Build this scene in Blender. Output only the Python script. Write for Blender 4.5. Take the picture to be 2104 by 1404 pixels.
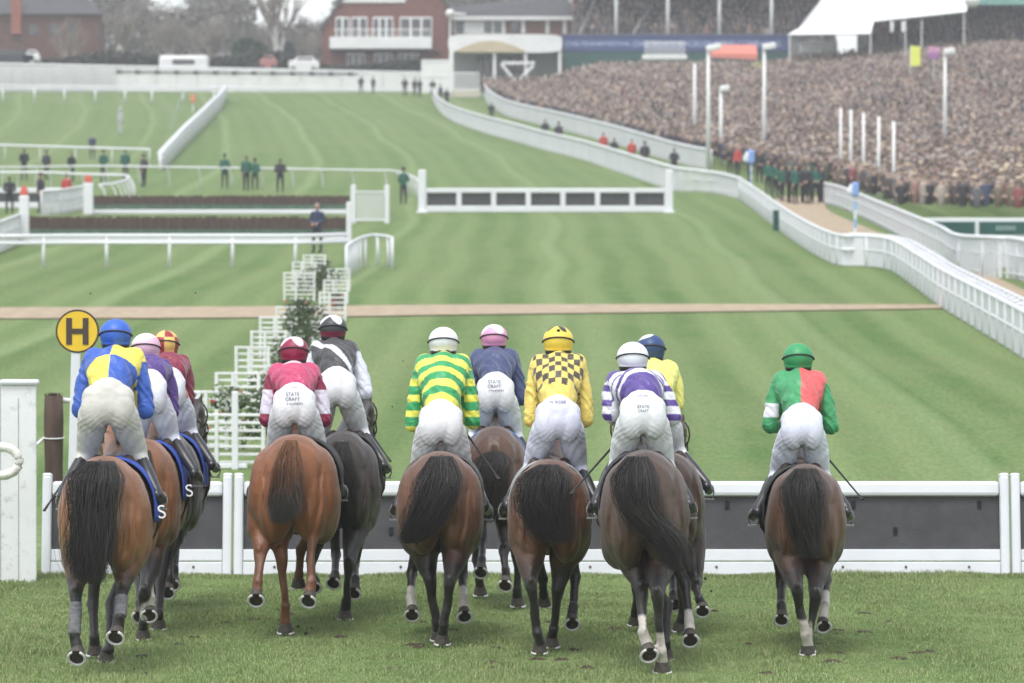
import bpy, bmesh, math, random
import numpy as np
from mathutils import Vector, Matrix, Euler
from mathutils.bvhtree import BVHTree
R = math.radians
random.seed(7); rng = np.random.default_rng(7)
for o in list(bpy.data.objects): bpy.data.objects.remove(o)
SC = bpy.context.scene
COL = SC.collection

# ---------------------------------------------------------------- camera, sky, sun, exposure
F = 150 / 36 * 2104          # focal length in pixels of the 2104 px wide photograph
CX, HZ, CH = 1052.0, 585.0, 3.0
cd = bpy.data.cameras.new('camera'); cam = bpy.data.objects.new('camera', cd); COL.objects.link(cam)
cd.lens = 150; cd.sensor_width = 36; cd.clip_start = 0.5; cd.clip_end = 6000
cam.location = (0, 0, CH); cam.rotation_euler = (R(90 - 0.7646), 0, 0)
cd.dof.use_dof = True; cd.dof.focus_distance = 34.5; cd.dof.aperture_fstop = 3.9
SC.camera = cam
w = bpy.data.worlds.new('World'); SC.world = w; w.use_nodes = True
nt = w.node_tree; bg = nt.nodes['Background']
sky = nt.nodes.new('ShaderNodeTexSky'); sky.sky_type = 'NISHITA'; sky.sun_disc = False
sky.sun_elevation = R(66); sky.sun_rotation = R(200); sky.air_density = 1.0; sky.dust_density = 2.0; sky.ozone_density = 1.0
hs = nt.nodes.new('ShaderNodeHueSaturation'); hs.inputs['Saturation'].default_value = 0.28
nt.links.new(sky.outputs[0], hs.inputs['Color']); nt.links.new(hs.outputs[0], bg.inputs[0])
bg.inputs[1].default_value = 0.15
sd = bpy.data.lights.new('sun', 'SUN'); so = bpy.data.objects.new('sun', sd); COL.objects.link(so)
sd.energy = 0.8; sd.angle = R(16); sd.color = (1.0, 0.97, 0.93)
so.rotation_euler = Euler((R(90 - 66), 0, R(20) * -1), 'XYZ')   # from behind and left of the camera
so.location = (0, 0, 60)
SC.view_settings.view_transform = 'Standard'; SC.view_settings.look = 'None'; SC.view_settings.gamma = 1
SC.view_settings.exposure = 1.14

# ---------------------------------------------------------------- terrain
PA, PB = 6.23e-5, 0.03358
def prof(Y):
    t = np.maximum(np.asarray(Y, float) - 44.0, 0)
    t1 = np.minimum(t, 401.0)
    z = PB * (t1 + (np.exp(-t1 / 6) - 1) * 6) + PA * t1 * t1
    return z + 0.012 * np.maximum(t - 401, 0) * np.exp(-np.maximum(t - 401, 0) / 900)
def sst(a, b, x):
    t = np.clip((x - a) / (b - a), 0, 1); return t * t * (3 - 2 * t)
def bank(X, Y):
    Xn = np.asarray(X, float)
    s = sst(285, 430, np.asarray(Y, float))
    return s * (1.6 * sst(2, 10, Xn) + 1.9 * sst(22, 50, Xn))
def gz(X, Y): return prof(Y) + bank(X, Y)
def P(px, py, Y): return Vector(((px - CX) * Y / F, Y, CH + (HZ - py) * Y / F))
def G(px, py):
    def d(Y): return CH + (HZ - py) * Y / F - float(gz((px - CX) * Y / F, Y))
    a = 20.0; b = a
    while b < 600:
        b = a + 2
        if d(b) < 0: break
        a = b
    for _ in range(24):
        m = (a + b) / 2
        if d(m) < 0: b = m
        else: a = m
    Y = (a + b) / 2; X = (px - CX) * Y / F
    return Vector((X, Y, float(gz(X, Y))))
def S(Y): return F / Y

# ---------------------------------------------------------------- materials
MATS = {}
def _pr(name):
    m = bpy.data.materials.new(name); m.use_nodes = True; MATS[name] = m
    n = m.node_tree; return m, n, n.nodes['Principled BSDF']
def mat(name, col, rough=0.6, var=0.12, nscale=8.0, bump=0.0, bscale=40.0, spec=0.4, metal=0.0, stretch=(1,1,1), dirt=None, dscale=2.0, damt=0.5):
    if name in MATS: return MATS[name]
    m, n, p = _pr(name); L = n.links.new
    tc = n.nodes.new('ShaderNodeTexCoord'); mp = n.nodes.new('ShaderNodeMapping'); mp.inputs['Scale'].default_value = stretch
    L(tc.outputs['Object'], mp.inputs['Vector'])
    no = n.nodes.new('ShaderNodeTexNoise'); no.inputs['Scale'].default_value = nscale; no.inputs['Detail'].default_value = 5
    L(mp.outputs[0], no.inputs['Vector'])
    mr = n.nodes.new('ShaderNodeMapRange'); mr.inputs['From Min'].default_value = .3; mr.inputs['From Max'].default_value = .7
    mr.inputs['To Min'].default_value = 1 - var; mr.inputs['To Max'].default_value = 1 + var
    L(no.outputs['Fac'], mr.inputs['Value'])
    mx = n.nodes.new('ShaderNodeMix'); mx.data_type = 'RGBA'; mx.blend_type = 'MULTIPLY'; mx.inputs['Factor'].default_value = 1
    mx.inputs['A'].default_value = (*col, 1); L(mr.outputs[0], mx.inputs['B']); out = mx.outputs['Result']
    if dirt:
        n2 = n.nodes.new('ShaderNodeTexNoise'); n2.inputs['Scale'].default_value = dscale; n2.inputs['Detail'].default_value = 8; n2.inputs['Roughness'].default_value = .7
        L(mp.outputs[0], n2.inputs['Vector'])
        r2 = n.nodes.new('ShaderNodeMapRange'); r2.inputs['From Min'].default_value = .55; r2.inputs['From Max'].default_value = .75; r2.inputs['To Max'].default_value = damt
        L(n2.outputs['Fac'], r2.inputs['Value'])
        m2 = n.nodes.new('ShaderNodeMix'); m2.data_type = 'RGBA'; L(r2.outputs[0], m2.inputs['Factor']); L(out, m2.inputs['A']); m2.inputs['B'].default_value = (*dirt, 1)
        out = m2.outputs['Result']
    L(out, p.inputs['Base Color'])
    p.inputs['Roughness'].default_value = rough; p.inputs['Specular IOR Level'].default_value = spec; p.inputs['Metallic'].default_value = metal
    if bump:
        nb = n.nodes.new('ShaderNodeTexNoise'); nb.inputs['Scale'].default_value = bscale; nb.inputs['Detail'].default_value = 6
        L(mp.outputs[0], nb.inputs['Vector'])
        b = n.nodes.new('ShaderNodeBump'); b.inputs['Strength'].default_value = bump; b.inputs['Distance'].default_value = .02
        L(nb.outputs['Fac'], b.inputs['Height']); L(b.outputs[0], p.inputs['Normal'])
    return m
def vmat(name, rough=0.6, var=0.1, nscale=20, stretch=(1,1,1), bump=0.0, bscale=30, bdist=.01, spec=.3, sheen=0.0, distort=0.0, coat=0.0, mud=0.0):
    m, n, p = _pr(name); L = n.links.new
    at = n.nodes.new('ShaderNodeAttribute'); at.attribute_name = 'Col'
    tc = n.nodes.new('ShaderNodeTexCoord'); mp = n.nodes.new('ShaderNodeMapping'); mp.inputs['Scale'].default_value = stretch
    L(tc.outputs['Object'], mp.inputs['Vector'])
    no = n.nodes.new('ShaderNodeTexNoise'); no.inputs['Scale'].default_value = nscale; no.inputs['Detail'].default_value = 5; L(mp.outputs[0], no.inputs['Vector'])
    mr = n.nodes.new('ShaderNodeMapRange'); mr.inputs['From Min'].default_value = .3; mr.inputs['From Max'].default_value = .7
    mr.inputs['To Min'].default_value = 1 - var; mr.inputs['To Max'].default_value = 1 + var; L(no.outputs['Fac'], mr.inputs['Value'])
    mx = n.nodes.new('ShaderNodeMix'); mx.data_type = 'RGBA'; mx.blend_type = 'MULTIPLY'; mx.inputs['Factor'].default_value = 1
    L(at.outputs['Color'], mx.inputs['A']); L(mr.outputs[0], mx.inputs['B']); outc = mx.outputs['Result']
    for sc_, lo_, col_ in (((46, .64, (.03,.024,.018)), (120, .66, (.16,.13,.10))) if mud else ()):      # splashed mud and dried specks
        nm = n.nodes.new('ShaderNodeTexNoise'); nm.inputs['Scale'].default_value = sc_; nm.inputs['Detail'].default_value = 3; L(tc.outputs['Object'], nm.inputs['Vector'])
        rm = n.nodes.new('ShaderNodeMapRange'); rm.inputs['From Min'].default_value = lo_; rm.inputs['From Max'].default_value = lo_ + .06; rm.inputs['To Max'].default_value = mud; L(nm.outputs['Fac'], rm.inputs['Value'])
        mm = n.nodes.new('ShaderNodeMix'); mm.data_type = 'RGBA'; L(rm.outputs[0], mm.inputs['Factor']); L(outc, mm.inputs['A']); mm.inputs['B'].default_value = (*col_, 1); outc = mm.outputs['Result']
    L(outc, p.inputs['Base Color'])
    p.inputs['Roughness'].default_value = rough; p.inputs['Specular IOR Level'].default_value = spec
    if sheen: p.inputs['Sheen Weight'].default_value = sheen
    if coat: p.inputs['Coat Weight'].default_value = coat; p.inputs['Coat Roughness'].default_value = .35
    if bump:
        nb = n.nodes.new('ShaderNodeTexNoise'); nb.inputs['Scale'].default_value = bscale; nb.inputs['Detail'].default_value = 4; nb.inputs['Distortion'].default_value = distort
        L(mp.outputs[0], nb.inputs['Vector'])
        b = n.nodes.new('ShaderNodeBump'); b.inputs['Strength'].default_value = bump; b.inputs['Distance'].default_value = bdist
        L(nb.outputs['Fac'], b.inputs['Height']); L(b.outputs[0], p.inputs['Normal'])
    return m
WHITE = mat('white_paint', (.64,.655,.68), .5, .05, 3, .05, 30, dirt=(.42,.43,.38), dscale=3, damt=.35)
WPLAST = mat('white_plastic', (.64,.65,.67), .45, .05, .4, dirt=(.5,.52,.5), dscale=.6, damt=.35)
DKPAD = mat('dark_pad', (.055,.055,.058), .75, .18, 5, .3, 60)
COAT = vmat('horse_coat', .42, .26, 5, (1,1,.35), .7, 70, .007, .45, .1, mud=.55)
HAIR = vmat('horse_hair', .55, .3, 30, (1,1,.2), 0, spec=.35)
SILK = vmat('silk_cloth', .42, .06, 9, (1,1,1), .8, 9, .024, .4, .1, 1.2)
BREECH = vmat('breeches_cloth', .6, .07, 12, (1.0,1,.8), .45, 8, .02, .25, .1, 1.2)
SKIN = vmat('skin_body', .55, .06, 20)
BOOTM = mat('boot_leather', (.025,.025,.028), .3, .2, 10, spec=.6)
HOOFM = mat('hoof_horn', (.07,.06,.05), .6, .3, 30, .4, 60)
SOLEM = mat('hoof_sole', (.05,.04,.033), .9, .4, 40, .6, 50)
SHOE = mat('shoe_steel', (.62,.61,.59), .45, .15, 30, metal=.1)
CAPM = vmat('cap_cloth', .45, .04, 12, (1,1,1), .35, 18, .008, .4)
CLOTHM = vmat('plain_cloth', .75, .15, 3)
LEATHER = mat('saddle_leather', (.05,.03,.02), .45, .2, 20)

# ---------------------------------------------------------------- mesh helpers
class MB:
    def __init__(s): s.v = []; s.f = []; s.c = []; s.m = []
    def add(s, vs, fs, col=None, mi=0):
        k = len(s.v); s.v += [tuple(v) for v in vs]; s.f += [tuple(i + k for i in f) for f in fs]
        s.c += [col or (1,1,1)] * len(vs); s.m += [mi] * len(fs)
    def box(s, c, d, rz=0, col=None, mi=0, rx=0, ry=0):
        M = Euler((rx, ry, rz)).to_matrix(); c = Vector(c)
        vs = [c + M @ Vector((x*d[0]/2, y*d[1]/2, z*d[2]/2)) for x in (-1,1) for y in (-1,1) for z in (-1,1)]
        s.add(vs, [(0,1,3,2),(4,6,7,5),(0,4,5,1),(2,3,7,6),(0,2,6,4),(1,5,7,3)], col, mi)
    def rbox(s, c, d, b=.01, rz=0, col=None, mi=0, rx=0, ry=0):      # box with chamfered edges
        bm = bmesh.new(); bmesh.ops.create_cube(bm, size=1); bmesh.ops.scale(bm, vec=d, verts=bm.verts)
        bmesh.ops.bevel(bm, geom=bm.edges[:], offset=b, segments=2, affect='EDGES', profile=.5)
        M = Euler((rx, ry, rz)).to_matrix(); c = Vector(c); bm.verts.ensure_lookup_table()
        s.add([c + M @ v.co for v in bm.verts], [[v.index for v in f.verts] for f in bm.faces], col, mi); bm.free()
    def tube(s, pts, rad, n=8, col=None, mi=0, flat=None):
        pts = [Vector(p) for p in pts]; k = len(pts); rs = rad if hasattr(rad, '__len__') else [rad] * k
        vs = []; fs = []
        up = Vector((0,0,1))
        for i, p in enumerate(pts):
            d = (pts[min(i+1,k-1)] - pts[max(i-1,0)]).normalized()
            u = d.cross(up if abs(d.z) < .95 else Vector((0,1,0))).normalized(); v = d.cross(u).normalized()
            for j in range(n):
                a = 2*math.pi*j/n; vs.append(p + (u*math.cos(a) + v*math.sin(a)*(flat or 1)) * rs[i])
        for i in range(k-1):
            for j in range(n): fs.append((i*n+j, i*n+(j+1)%n, (i+1)*n+(j+1)%n, (i+1)*n+j))
        fs.append(tuple(range(n-1,-1,-1))); fs.append(tuple((k-1)*n+j for j in range(n)))
        s.add(vs, fs, col, mi)
    def ell(s, c, r, n=12, m=8, rot=None, col=None, mi=0):
        M = Euler(rot or (0,0,0)).to_matrix(); c = Vector(c); vs = [c + M @ Vector((0,0,r[2]))]; fs = []
        for i in range(1, m):
            t = math.pi*i/m
            for j in range(n):
                a = 2*math.pi*j/n; vs.append(c + M @ Vector((r[0]*math.sin(t)*math.cos(a), r[1]*math.sin(t)*math.sin(a), r[2]*math.cos(t))))
        vs.append(c - M @ Vector((0,0,r[2]))); e = len(vs)-1
        for j in range(n):
            fs.append((0, 1+j, 1+(j+1)%n)); fs.append((e, e-n+(j+1)%n, e-n+j))
            for i in range(m-2): fs.append((1+i*n+j, 1+(i+1)*n+j, 1+(i+1)*n+(j+1)%n, 1+i*n+(j+1)%n))
        s.add(vs, fs, col, mi)
    def cap(s, a, b, ra, rb, n=14):                                  # tapered capsule, closed
        a = Vector(a); b = Vector(b); d = b - a; L = d.length
        d = d.normalized() if L > 1e-6 else Vector((0,0,1))
        u = d.cross(Vector((0,0,1)) if abs(d.z) < .9 else Vector((0,1,0))).normalized(); v = d.cross(u)
        pr = []
        for i in range(1, 5): t = math.pi/2*i/4; pr.append((a - d*ra*math.cos(t), ra*math.sin(t)))
        for i in range(4): t = math.pi/2*i/4; pr.append((b + d*rb*math.sin(t), rb*math.cos(t)))
        vs = [a - d*ra]
        for p, r in pr:
            for j in range(n): q = 2*math.pi*j/n; vs.append(p + (u*math.cos(q) + v*math.sin(q))*r)
        vs.append(b + d*rb); e = len(vs)-1; fs = []
        for j in range(n):
            fs.append((0, 1+(j+1)%n, 1+j)); fs.append((e, e-n+j, e-n+(j+1)%n))
            for i in range(len(pr)-1): fs.append((1+i*n+j, 1+i*n+(j+1)%n, 1+(i+1)*n+(j+1)%n, 1+(i+1)*n+j))
        s.add(vs, fs)
    def loft(s, secs, n=20, p=1.0, col=None, mi=0):                  # secs: (x, y, z, half width, half height) along +Y
        vs = []; fs = []
        for (x, y, z, a, b) in secs:
            for j in range(n):
                q = 2*math.pi*j/n; cx = math.cos(q); sx = math.sin(q)
                vs.append((x + a*math.copysign(abs(cx)**p, cx), y, z + b*math.copysign(abs(sx)**p, sx)))
        k = len(secs)
        for i in range(k-1):
            for j in range(n): fs.append((i*n+j, (i+1)*n+j, (i+1)*n+(j+1)%n, i*n+(j+1)%n))
        fs.append(tuple(range(n))); fs.append(tuple((k-1)*n+j for j in range(n-1,-1,-1)))
        s.add(vs, fs, col, mi)
    def mesh(s, name, vcol=False, smooth=False):
        me = bpy.data.meshes.new(name); me.from_pydata(s.v, [], s.f)
        if vcol: setcol(me, np.array(s.c, float))
        me.polygons.foreach_set('material_index', s.m)
        if smooth: me.polygons.foreach_set('use_smooth', [True]*len(s.f))
        me.update(); return me
def setcol(me, c):
    a = me.color_attributes.new('Col', 'FLOAT_COLOR', 'POINT'); n = len(me.vertices)
    d = np.ones((n, 4), np.float32); d[:, :3] = c; a.data.foreach_set('color', d.ravel())
def vco(me):
    a = np.empty(len(me.vertices)*3, np.float32); me.vertices.foreach_get('co', a); return a.reshape(-1, 3).astype(float)
def obj(name, me, mats, parent=None, vcol=False, smooth=False):
    if isinstance(me, MB): me = me.mesh(name, vcol, smooth)
    if not isinstance(mats, (list, tuple)): mats = [mats]
    for m in mats: me.materials.append(m)
    o = bpy.data.objects.new(name, me); COL.objects.link(o); o.parent = parent
    return o
def tag(o, label, cat, group=None, kind=None):
    if label: o['label'] = label
    if cat: o['category'] = cat
    if group: o['group'] = group
    if kind: o['kind'] = kind
    return o
def thing(name, label, cat, loc=(0,0,0), rz=0, group=None):
    o = bpy.data.objects.new(name, None); o.empty_display_size = .3; COL.objects.link(o); o.location = loc; o.rotation_euler = (0,0,rz)
    return tag(o, label, cat, group)
def remesh(mb, name, voxel, it=4, fac=.5):
    me = mb.mesh(name + '_raw'); o = bpy.data.objects.new('tmp', me); COL.objects.link(o)
    r = o.modifiers.new('r', 'REMESH'); r.mode = 'VOXEL'; r.voxel_size = voxel; r.use_smooth_shade = True
    if it: s = o.modifiers.new('s', 'SMOOTH'); s.factor = fac; s.iterations = it
    dg = bpy.context.evaluated_depsgraph_get(); dg.update()
    out = bpy.data.meshes.new_from_object(o.evaluated_get(dg)); out.name = name
    out.polygons.foreach_set('use_smooth', [True]*len(out.polygons))
    bpy.data.objects.remove(o); bpy.data.meshes.remove(me); return out
def segd(p, a, b):
    a = np.array(a); b = np.array(b); d = b - a; t = np.clip(((p - a) @ d) / max(d @ d, 1e-9), 0, 1)
    return np.linalg.norm(p - (a + t[:, None]*d), axis=1), t

# ---------------------------------------------------------------- horses
BAY = dict(base=(.215,.088,.036), pts=(.013,.011,.010), tail=(.04,.038,.037))
BAYR = dict(base=(.13,.056,.029), pts=(.013,.011,.010), tail=(.04,.037,.036))
DBAY = dict(base=(.092,.045,.026), pts=(.013,.011,.010), tail=(.042,.038,.036))
CHES = dict(base=(.205,.078,.030), pts=(.13,.055,.028), tail=(.14,.065,.032))
BRN = dict(base=(.066,.036,.024), pts=(.013,.011,.010), tail=(.04,.037,.035))
BLK = dict(base=(.045,.034,.029), pts=(.013,.011,.010), tail=(.025,.024,.024))
SOCK = (.5,.46,.41)

def hoof_bm(sc=1.0):
    mb = MB(); n = 18; vs = []; rings = [(.046,0,.0),(.052,-.02,.004),(.064,-.075,.012)]
    for r, z, yo in rings:
        for j in range(n):
            a = 2*math.pi*j/n; vs.append((r*math.cos(a), yo + r*1.08*math.sin(a), z))
    fs = [(i*n+j, i*n+(j+1)%n, (i+1)*n+(j+1)%n, (i+1)*n+j) for i in range(2) for j in range(n)]
    fs.append(tuple(range(n))); mb.add(vs, fs, mi=0)
    vs = [(.052*math.cos(2*math.pi*j/n), .012+.056*math.sin(2*math.pi*j/n), -.066) for j in range(n)]
    k = [(.064*math.cos(2*math.pi*j/n), .012+.069*math.sin(2*math.pi*j/n), -.075) for j in range(n)]
    mb.add(k + vs, [(j, (j+1)%n, n+(j+1)%n, n+j) for j in range(n)] + [tuple(range(2*n-1, n-1, -1))], mi=1)
    mb.add([(-.017,-.05,-.067),(.017,-.05,-.067),(0,.025,-.064),(-.012,-.05,-.055),(.012,-.05,-.055)], [(0,1,2),(0,3,4,1),(1,4,2),(0,2,3)], mi=1)
    return mb
def shoe_bm():
    mb = MB(); pts = [(.062*math.cos(a), .012+.066*math.sin(a), -.081) for a in np.linspace(R(-62), R(242), 18)]
    mb.tube(pts, .0105, 6, flat=1.0); return mb
HOOF_ME = hoof_bm().mesh('hoof', smooth=False); SHOE_ME = shoe_bm().mesh('horseshoe', smooth=True)
HOOF_ME.materials.append(HOOFM); HOOF_ME.materials.append(SOLEM); SHOE_ME.materials.append(SHOE)

def bez(pts, t):                                   # catmull-rom through points
    pts = np.array(pts, float); k = len(pts) - 1; P0 = np.vstack([2*pts[0]-pts[1], pts, 2*pts[-1]-pts[-2]])
    x = np.clip(t, 0, .99999)*k; i = x.astype(int); u = (x - i)[:, None]
    a, b, c, d = P0[i], P0[i+1], P0[i+2], P0[i+3]
    return .5*((2*b) + (-a+c)*u + (2*a-5*b+4*c-d)*u**2 + (-a+3*b-3*c+d)*u**3)
def hair(name, guide, width, n, rad, parent, col, depth=.5, seg=12, wav=.01, taper=.55, tipcol=None, base=.25):
    g = np.array(guide, float)
    T = np.linspace(0, 1, seg); W = np.interp(T, np.linspace(0, 1, len(width)), width)
    k = np.arange(n); a = rng.uniform(0, 2*math.pi, n); r = np.sqrt(rng.uniform(0, 1, n)); Ln = rng.uniform(.45, 1, n); m4 = k % 3 == 0; Ln[m4] = rng.uniform(.88, 1.06, m4.sum())
    if name == 'tail': m9 = k % 7 == 0; r[m9] = rng.uniform(1.0, 2.0, m9.sum())
    lock = rng.integers(0, 26, n); la = rng.uniform(0, 6.28, 26); lr = rng.uniform(.3, 1.25, 26); lp = rng.uniform(0, 6, (26, 3))      # locks that hang together
    TL = np.outer(Ln, T); c = bez(g, TL.ravel()).reshape(n, seg, 3); Ws = np.interp(TL, T, W); ph = rng.uniform(0, 6, (n, 3))*.4 + lp[lock]
    mixl = T[None, :]**.8*.55; ox = np.cos(a)*r; oy = np.sin(a)*r; qx = np.cos(la[lock])*lr[lock]; qy = np.sin(la[lock])*lr[lock]
    c[:,:,0] += (ox[:,None]*(1-mixl) + qx[:,None]*mixl)*Ws + wav*np.sin(T*6+ph[:,[0]])*T*1.5
    c[:,:,1] += (oy[:,None]*(1-mixl) + qy[:,None]*mixl)*Ws*depth + wav*.6*np.sin(T*5+ph[:,[1]])*T
    c[:,:,2] += wav*.8*np.sin(T*7+ph[:,[2]])*T
    rr = (rad*rng.uniform(.6, 1.4, n))[:, None]*(1 - taper*T**2); d = np.gradient(c, axis=1); d /= np.linalg.norm(d, axis=2, keepdims=True) + 1e-9
    u = np.cross(d, [0, 1, .1]); u /= np.linalg.norm(u, axis=2, keepdims=True) + 1e-9; v = np.cross(d, u)
    V = np.stack([c + (u*math.cos(q) + v*math.sin(q))*rr[:,:,None] for q in (0, 2.1, 4.2)], 2).reshape(-1, 3)
    i0 = (np.arange(n)*seg*3)[:, None, None] + (np.arange(seg-1)*3)[None, :, None] + np.zeros(3, int)[None, None, :]; j = np.arange(3)[None, None, :]; j2 = (j + 1) % 3
    Fc = np.stack([i0+j, i0+j2, i0+3+j2, i0+3+j], 3).reshape(-1, 4)
    sh = (rng.uniform(.8, 1.25, n)*rng.uniform(.75, 1.35, 26)[lock])[:, None, None]; cc = np.array(col)[None, None, :]*sh*np.ones((n, seg*3, 1))
    if tipcol is not None: t3 = np.repeat(np.clip((T-.5)/.3, 0, 1), 3)[None, :, None]; cc = cc*(1-t3) + np.array(tipcol)[None, None, :]*sh*t3
    me = bpy.data.meshes.new(name); me.vertices.add(len(V)); me.vertices.foreach_set('co', V.astype(np.float32).ravel()); me.loops.add(Fc.size); me.loops.foreach_set('vertex_index', Fc.ravel().astype(np.int32))
    me.polygons.add(len(Fc)); me.polygons.foreach_set('loop_start', (np.arange(len(Fc))*4).astype(np.int32)); me.update(calc_edges=True); setcol(me, cc.reshape(-1, 3)); me.polygons.foreach_set('use_smooth', [True]*len(Fc))
    return obj(name, me, HAIR, parent)

SADDLE_C = {}
def make_horse(sp):
    cx, top, Y0, wpx, colr = sp['cx'], sp['top'], sp['Y0'], sp['w'], sp['coat']
    Yr = Y0 - .85; ztop = CH - (top - HZ)*Yr/F; sc = ztop/1.585; X0 = (cx - CX)*Yr/F; hw = wpx/2*Yr/F; wf = hw/.335
    root = thing('horse', sp['label'], 'horse', (X0, Y0, 0), 0, 'racehorses galloping away')
    yaw = sp.get('yaw', 0)                         # the neck turns this way
    def L(px, py, y): Yw = Y0 + y; return ((px - CX)*Yw/F - X0, y, CH + (HZ - py)*Yw/F)
    mb = MB(); s = sc
    secs = [(-1.0,1.22,.05,.12),(-.96,1.22,.14,.22),(-.88,1.22,.23,.30),(-.76,1.225,.285,.345),(-.6,1.235,.30,.35),(-.4,1.225,.285,.345),(-.15,1.19,.285,.34),
            (.12,1.15,.31,.37),(.4,1.14,.305,.40),(.62,1.18,.275,.40),(.8,1.22,.22,.36),(.95,1.22,.15,.26),(1.02,1.22,.07,.14)]
    mb.loft([(0, y*s, z*s, a*wf*(.94 if y < -.3 else 1), b*s) for y, z, a, b in secs], 24, 1.0)
    for q in (-1, 1):
        mb.ell((q*.155*wf, -.62*s, 1.12*s), (.178*wf, .30*s, .38*s), 16, 12); mb.ell((q*.185*wf, -.52*s, .98*s), (.150*wf, .26*s, .27*s), 16, 12)
        mb.ell((q*.125*wf, -.80*s, 1.06*s), (.135*wf, .17*s, .32*s), 16, 12)
        mb.ell((q*.20*wf, -.40*s, 1.02*s), (.13*wf, .22*s, .25*s))
        mb.ell((q*.18*wf, .62*s, 1.08*s), (.12*wf, .2*s, .32*s))
    # neck and head
    nk = [(0,.62,1.30,.17,.30),(yaw*.15,.86,1.45,.125,.24),(yaw*.45,1.10,1.58,.095,.19),(yaw*.8,1.30,1.68,.08,.155)]
    for a, b in zip(nk[:-1], nk[1:]):
        for q in (-.45, .45):
            mb.cap((a[0], a[1]*s, a[2]*s+q*a[4]), (b[0], b[1]*s, b[2]*s+q*b[4]), a[3], b[3])
    hx = yaw
    mb.cap((hx*.9,1.34*s,1.70*s), (hx*1.12,1.62*s,1.56*s), .105, .075); mb.cap((hx*1.12,1.60*s,1.57*s), (hx*1.3,1.84*s,1.42*s), .075, .052)
    mb.cap((hx*1.0,1.38*s,1.60*s), (hx*1.15,1.62*s,1.49*s), .085, .05); mb.ell((hx*1.3,1.86*s,1.41*s), (.055,.05,.055))
    for q in (-1, 1):
        mb.cap((hx*.9+q*.055,1.33*s,1.78*s), (hx*.9+q*.075,1.32*s,1.87*s), .028, .008)
        mb.ell((hx*1.05+q*.078,1.50*s,1.65*s), (.02,.025,.02))
    legs = []
    for lg in sp['legs']:
        kind, side, k, f, h, sole, sock = lg
        if kind == 'H':
            yk, yf = -.86*s, (-.98*s if sole else None)
            if not sole:                                        # hoof on the turf: the distance follows from the ground
                yh = min(max((CH - .05)*F/(h[1] + 4 - HZ) - Y0, -1.0), -.30); yf = yh - .05; yk = min(-.6, yh - .12)
            else: yh = -1.02*s
            hip = (side*.17*wf, -.58*s, 1.10*s); st = (side*.12*wf + .35*L(*k, yk)[0], -.52*s, .93*s)
        else:
            if sole: yk, yf, yh = .62*s, .34*s, .27*s
            else:
                yh = min(max((CH - .05)*F/(h[1] + 4 - HZ) - Y0, .1), 1.0); yf = yh - .03; yk = yh*.6 + .3
            hip = (side*.15*wf, .62*s, 1.05*s); st = (side*.16*wf, .58*s, .92*s)
        K, Fe, H = L(*k, yk), L(*f, yf), L(*h, yh)
        if H[2] < .05: H = (H[0], H[1], .05)
        H = Vector(H); Fe = Vector(Fe)
        if sole: ax = Vector((0, -.80, -.60)).normalized()
        else: ax = Vector((0, .12, -1)).normalized()
        cor = H - ax*.045                                       # the coronet, where the hoof begins
        if kind == 'H':
            mb.cap(hip, st, .175*wf, .145*wf); g1 = Vector(st).lerp(Vector(K), .35); mb.cap(st, g1, .15*wf, .128*wf); mb.cap(g1, Vector(st).lerp(Vector(K), .7), .128*wf, .086)
            mb.cap(Vector(st).lerp(Vector(K), .5), K, .09, .056); mb.cap(Vector(K) + Vector((0,-.03,.05)), K, .034, .048)
            mb.cap(K, Vector(K).lerp(Fe, .35), .056, .039); mb.cap(Vector(K).lerp(Fe, .3), Fe, .039, .037)
        else:
            mb.cap(hip, st, .12*wf, .095*wf); mb.cap(st, Vector(st).lerp(Vector(K), .7), .09, .052); mb.cap(Vector(st).lerp(Vector(K), .65), K, .052, .047)
            mb.cap(K, Vector(K).lerp(Fe, .3), .054, .039); mb.cap(Vector(K).lerp(Fe, .3), Fe, .039, .037)
        mb.ell(Fe, (.047,.052,.05), 10, 8); mb.cap(Fe, cor, .041, .048)
        legs.append((kind, side, Vector(K), Fe, H, ax, cor, sole, sock))
    me = remesh(mb, 'body', .0155, 5)
    p = vco(me)
    # muscle grooves down the quarters, the hollow below the dock, ribs' flank hollow
    rear = np.clip((-p[:, 1]/s - .35)/.3, 0, 1); zz = p[:, 2]/s; inward = np.zeros(len(p))
    for q in (-1, 1):
        line = q*wf*(.155 + .05*np.sin((zz-.8)*3)); inward += .034*np.exp(-((p[:,0]-line)/.022)**2)*np.clip((1.42-zz)/.15,0,1)*np.clip((zz-.8)/.1,0,1)
        line2 = q*wf*(.245 - .05*(zz-1.2)); inward += .026*np.exp(-((p[:,0]-line2)/.028)**2)*np.clip((1.36-zz)/.15,0,1)*np.clip((zz-.92)/.1,0,1)
    inward += .03*np.exp(-(p[:,0]/.03)**2)*np.clip((1.46-zz)/.1,0,1)*np.clip((zz-.86)/.1,0,1)
    p[:, 1] += inward*rear
    fz = np.sin(p[:,2]*13 + np.abs(p[:,0])*21 + X0*3)*np.sin(np.abs(p[:,0])*19 - p[:,2]*6 + X0)*.013 + np.sin(p[:,2]*29 + np.abs(p[:,0])*35)*np.sin(np.abs(p[:,0])*31 + X0*2)*.003; p[:, 1] += fz*rear; p[:, 0] += np.sign(p[:,0])*fz*rear*.6
    me.vertices.foreach_set('co', p.astype(np.float32).ravel())
    c = np.tile(np.array(colr['base'], float), (len(p), 1)); pt = np.array(colr['pts'])
    nz = np.sin(p[:,0]*23+p[:,2]*11)*np.sin(p[:,1]*19+p[:,2]*17)*.05
    wl = np.clip((.93 - zz + nz)/.30, 0, 1)[:, None]; c = c*(1-wl) + pt*wl          # dark lower legs
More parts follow.
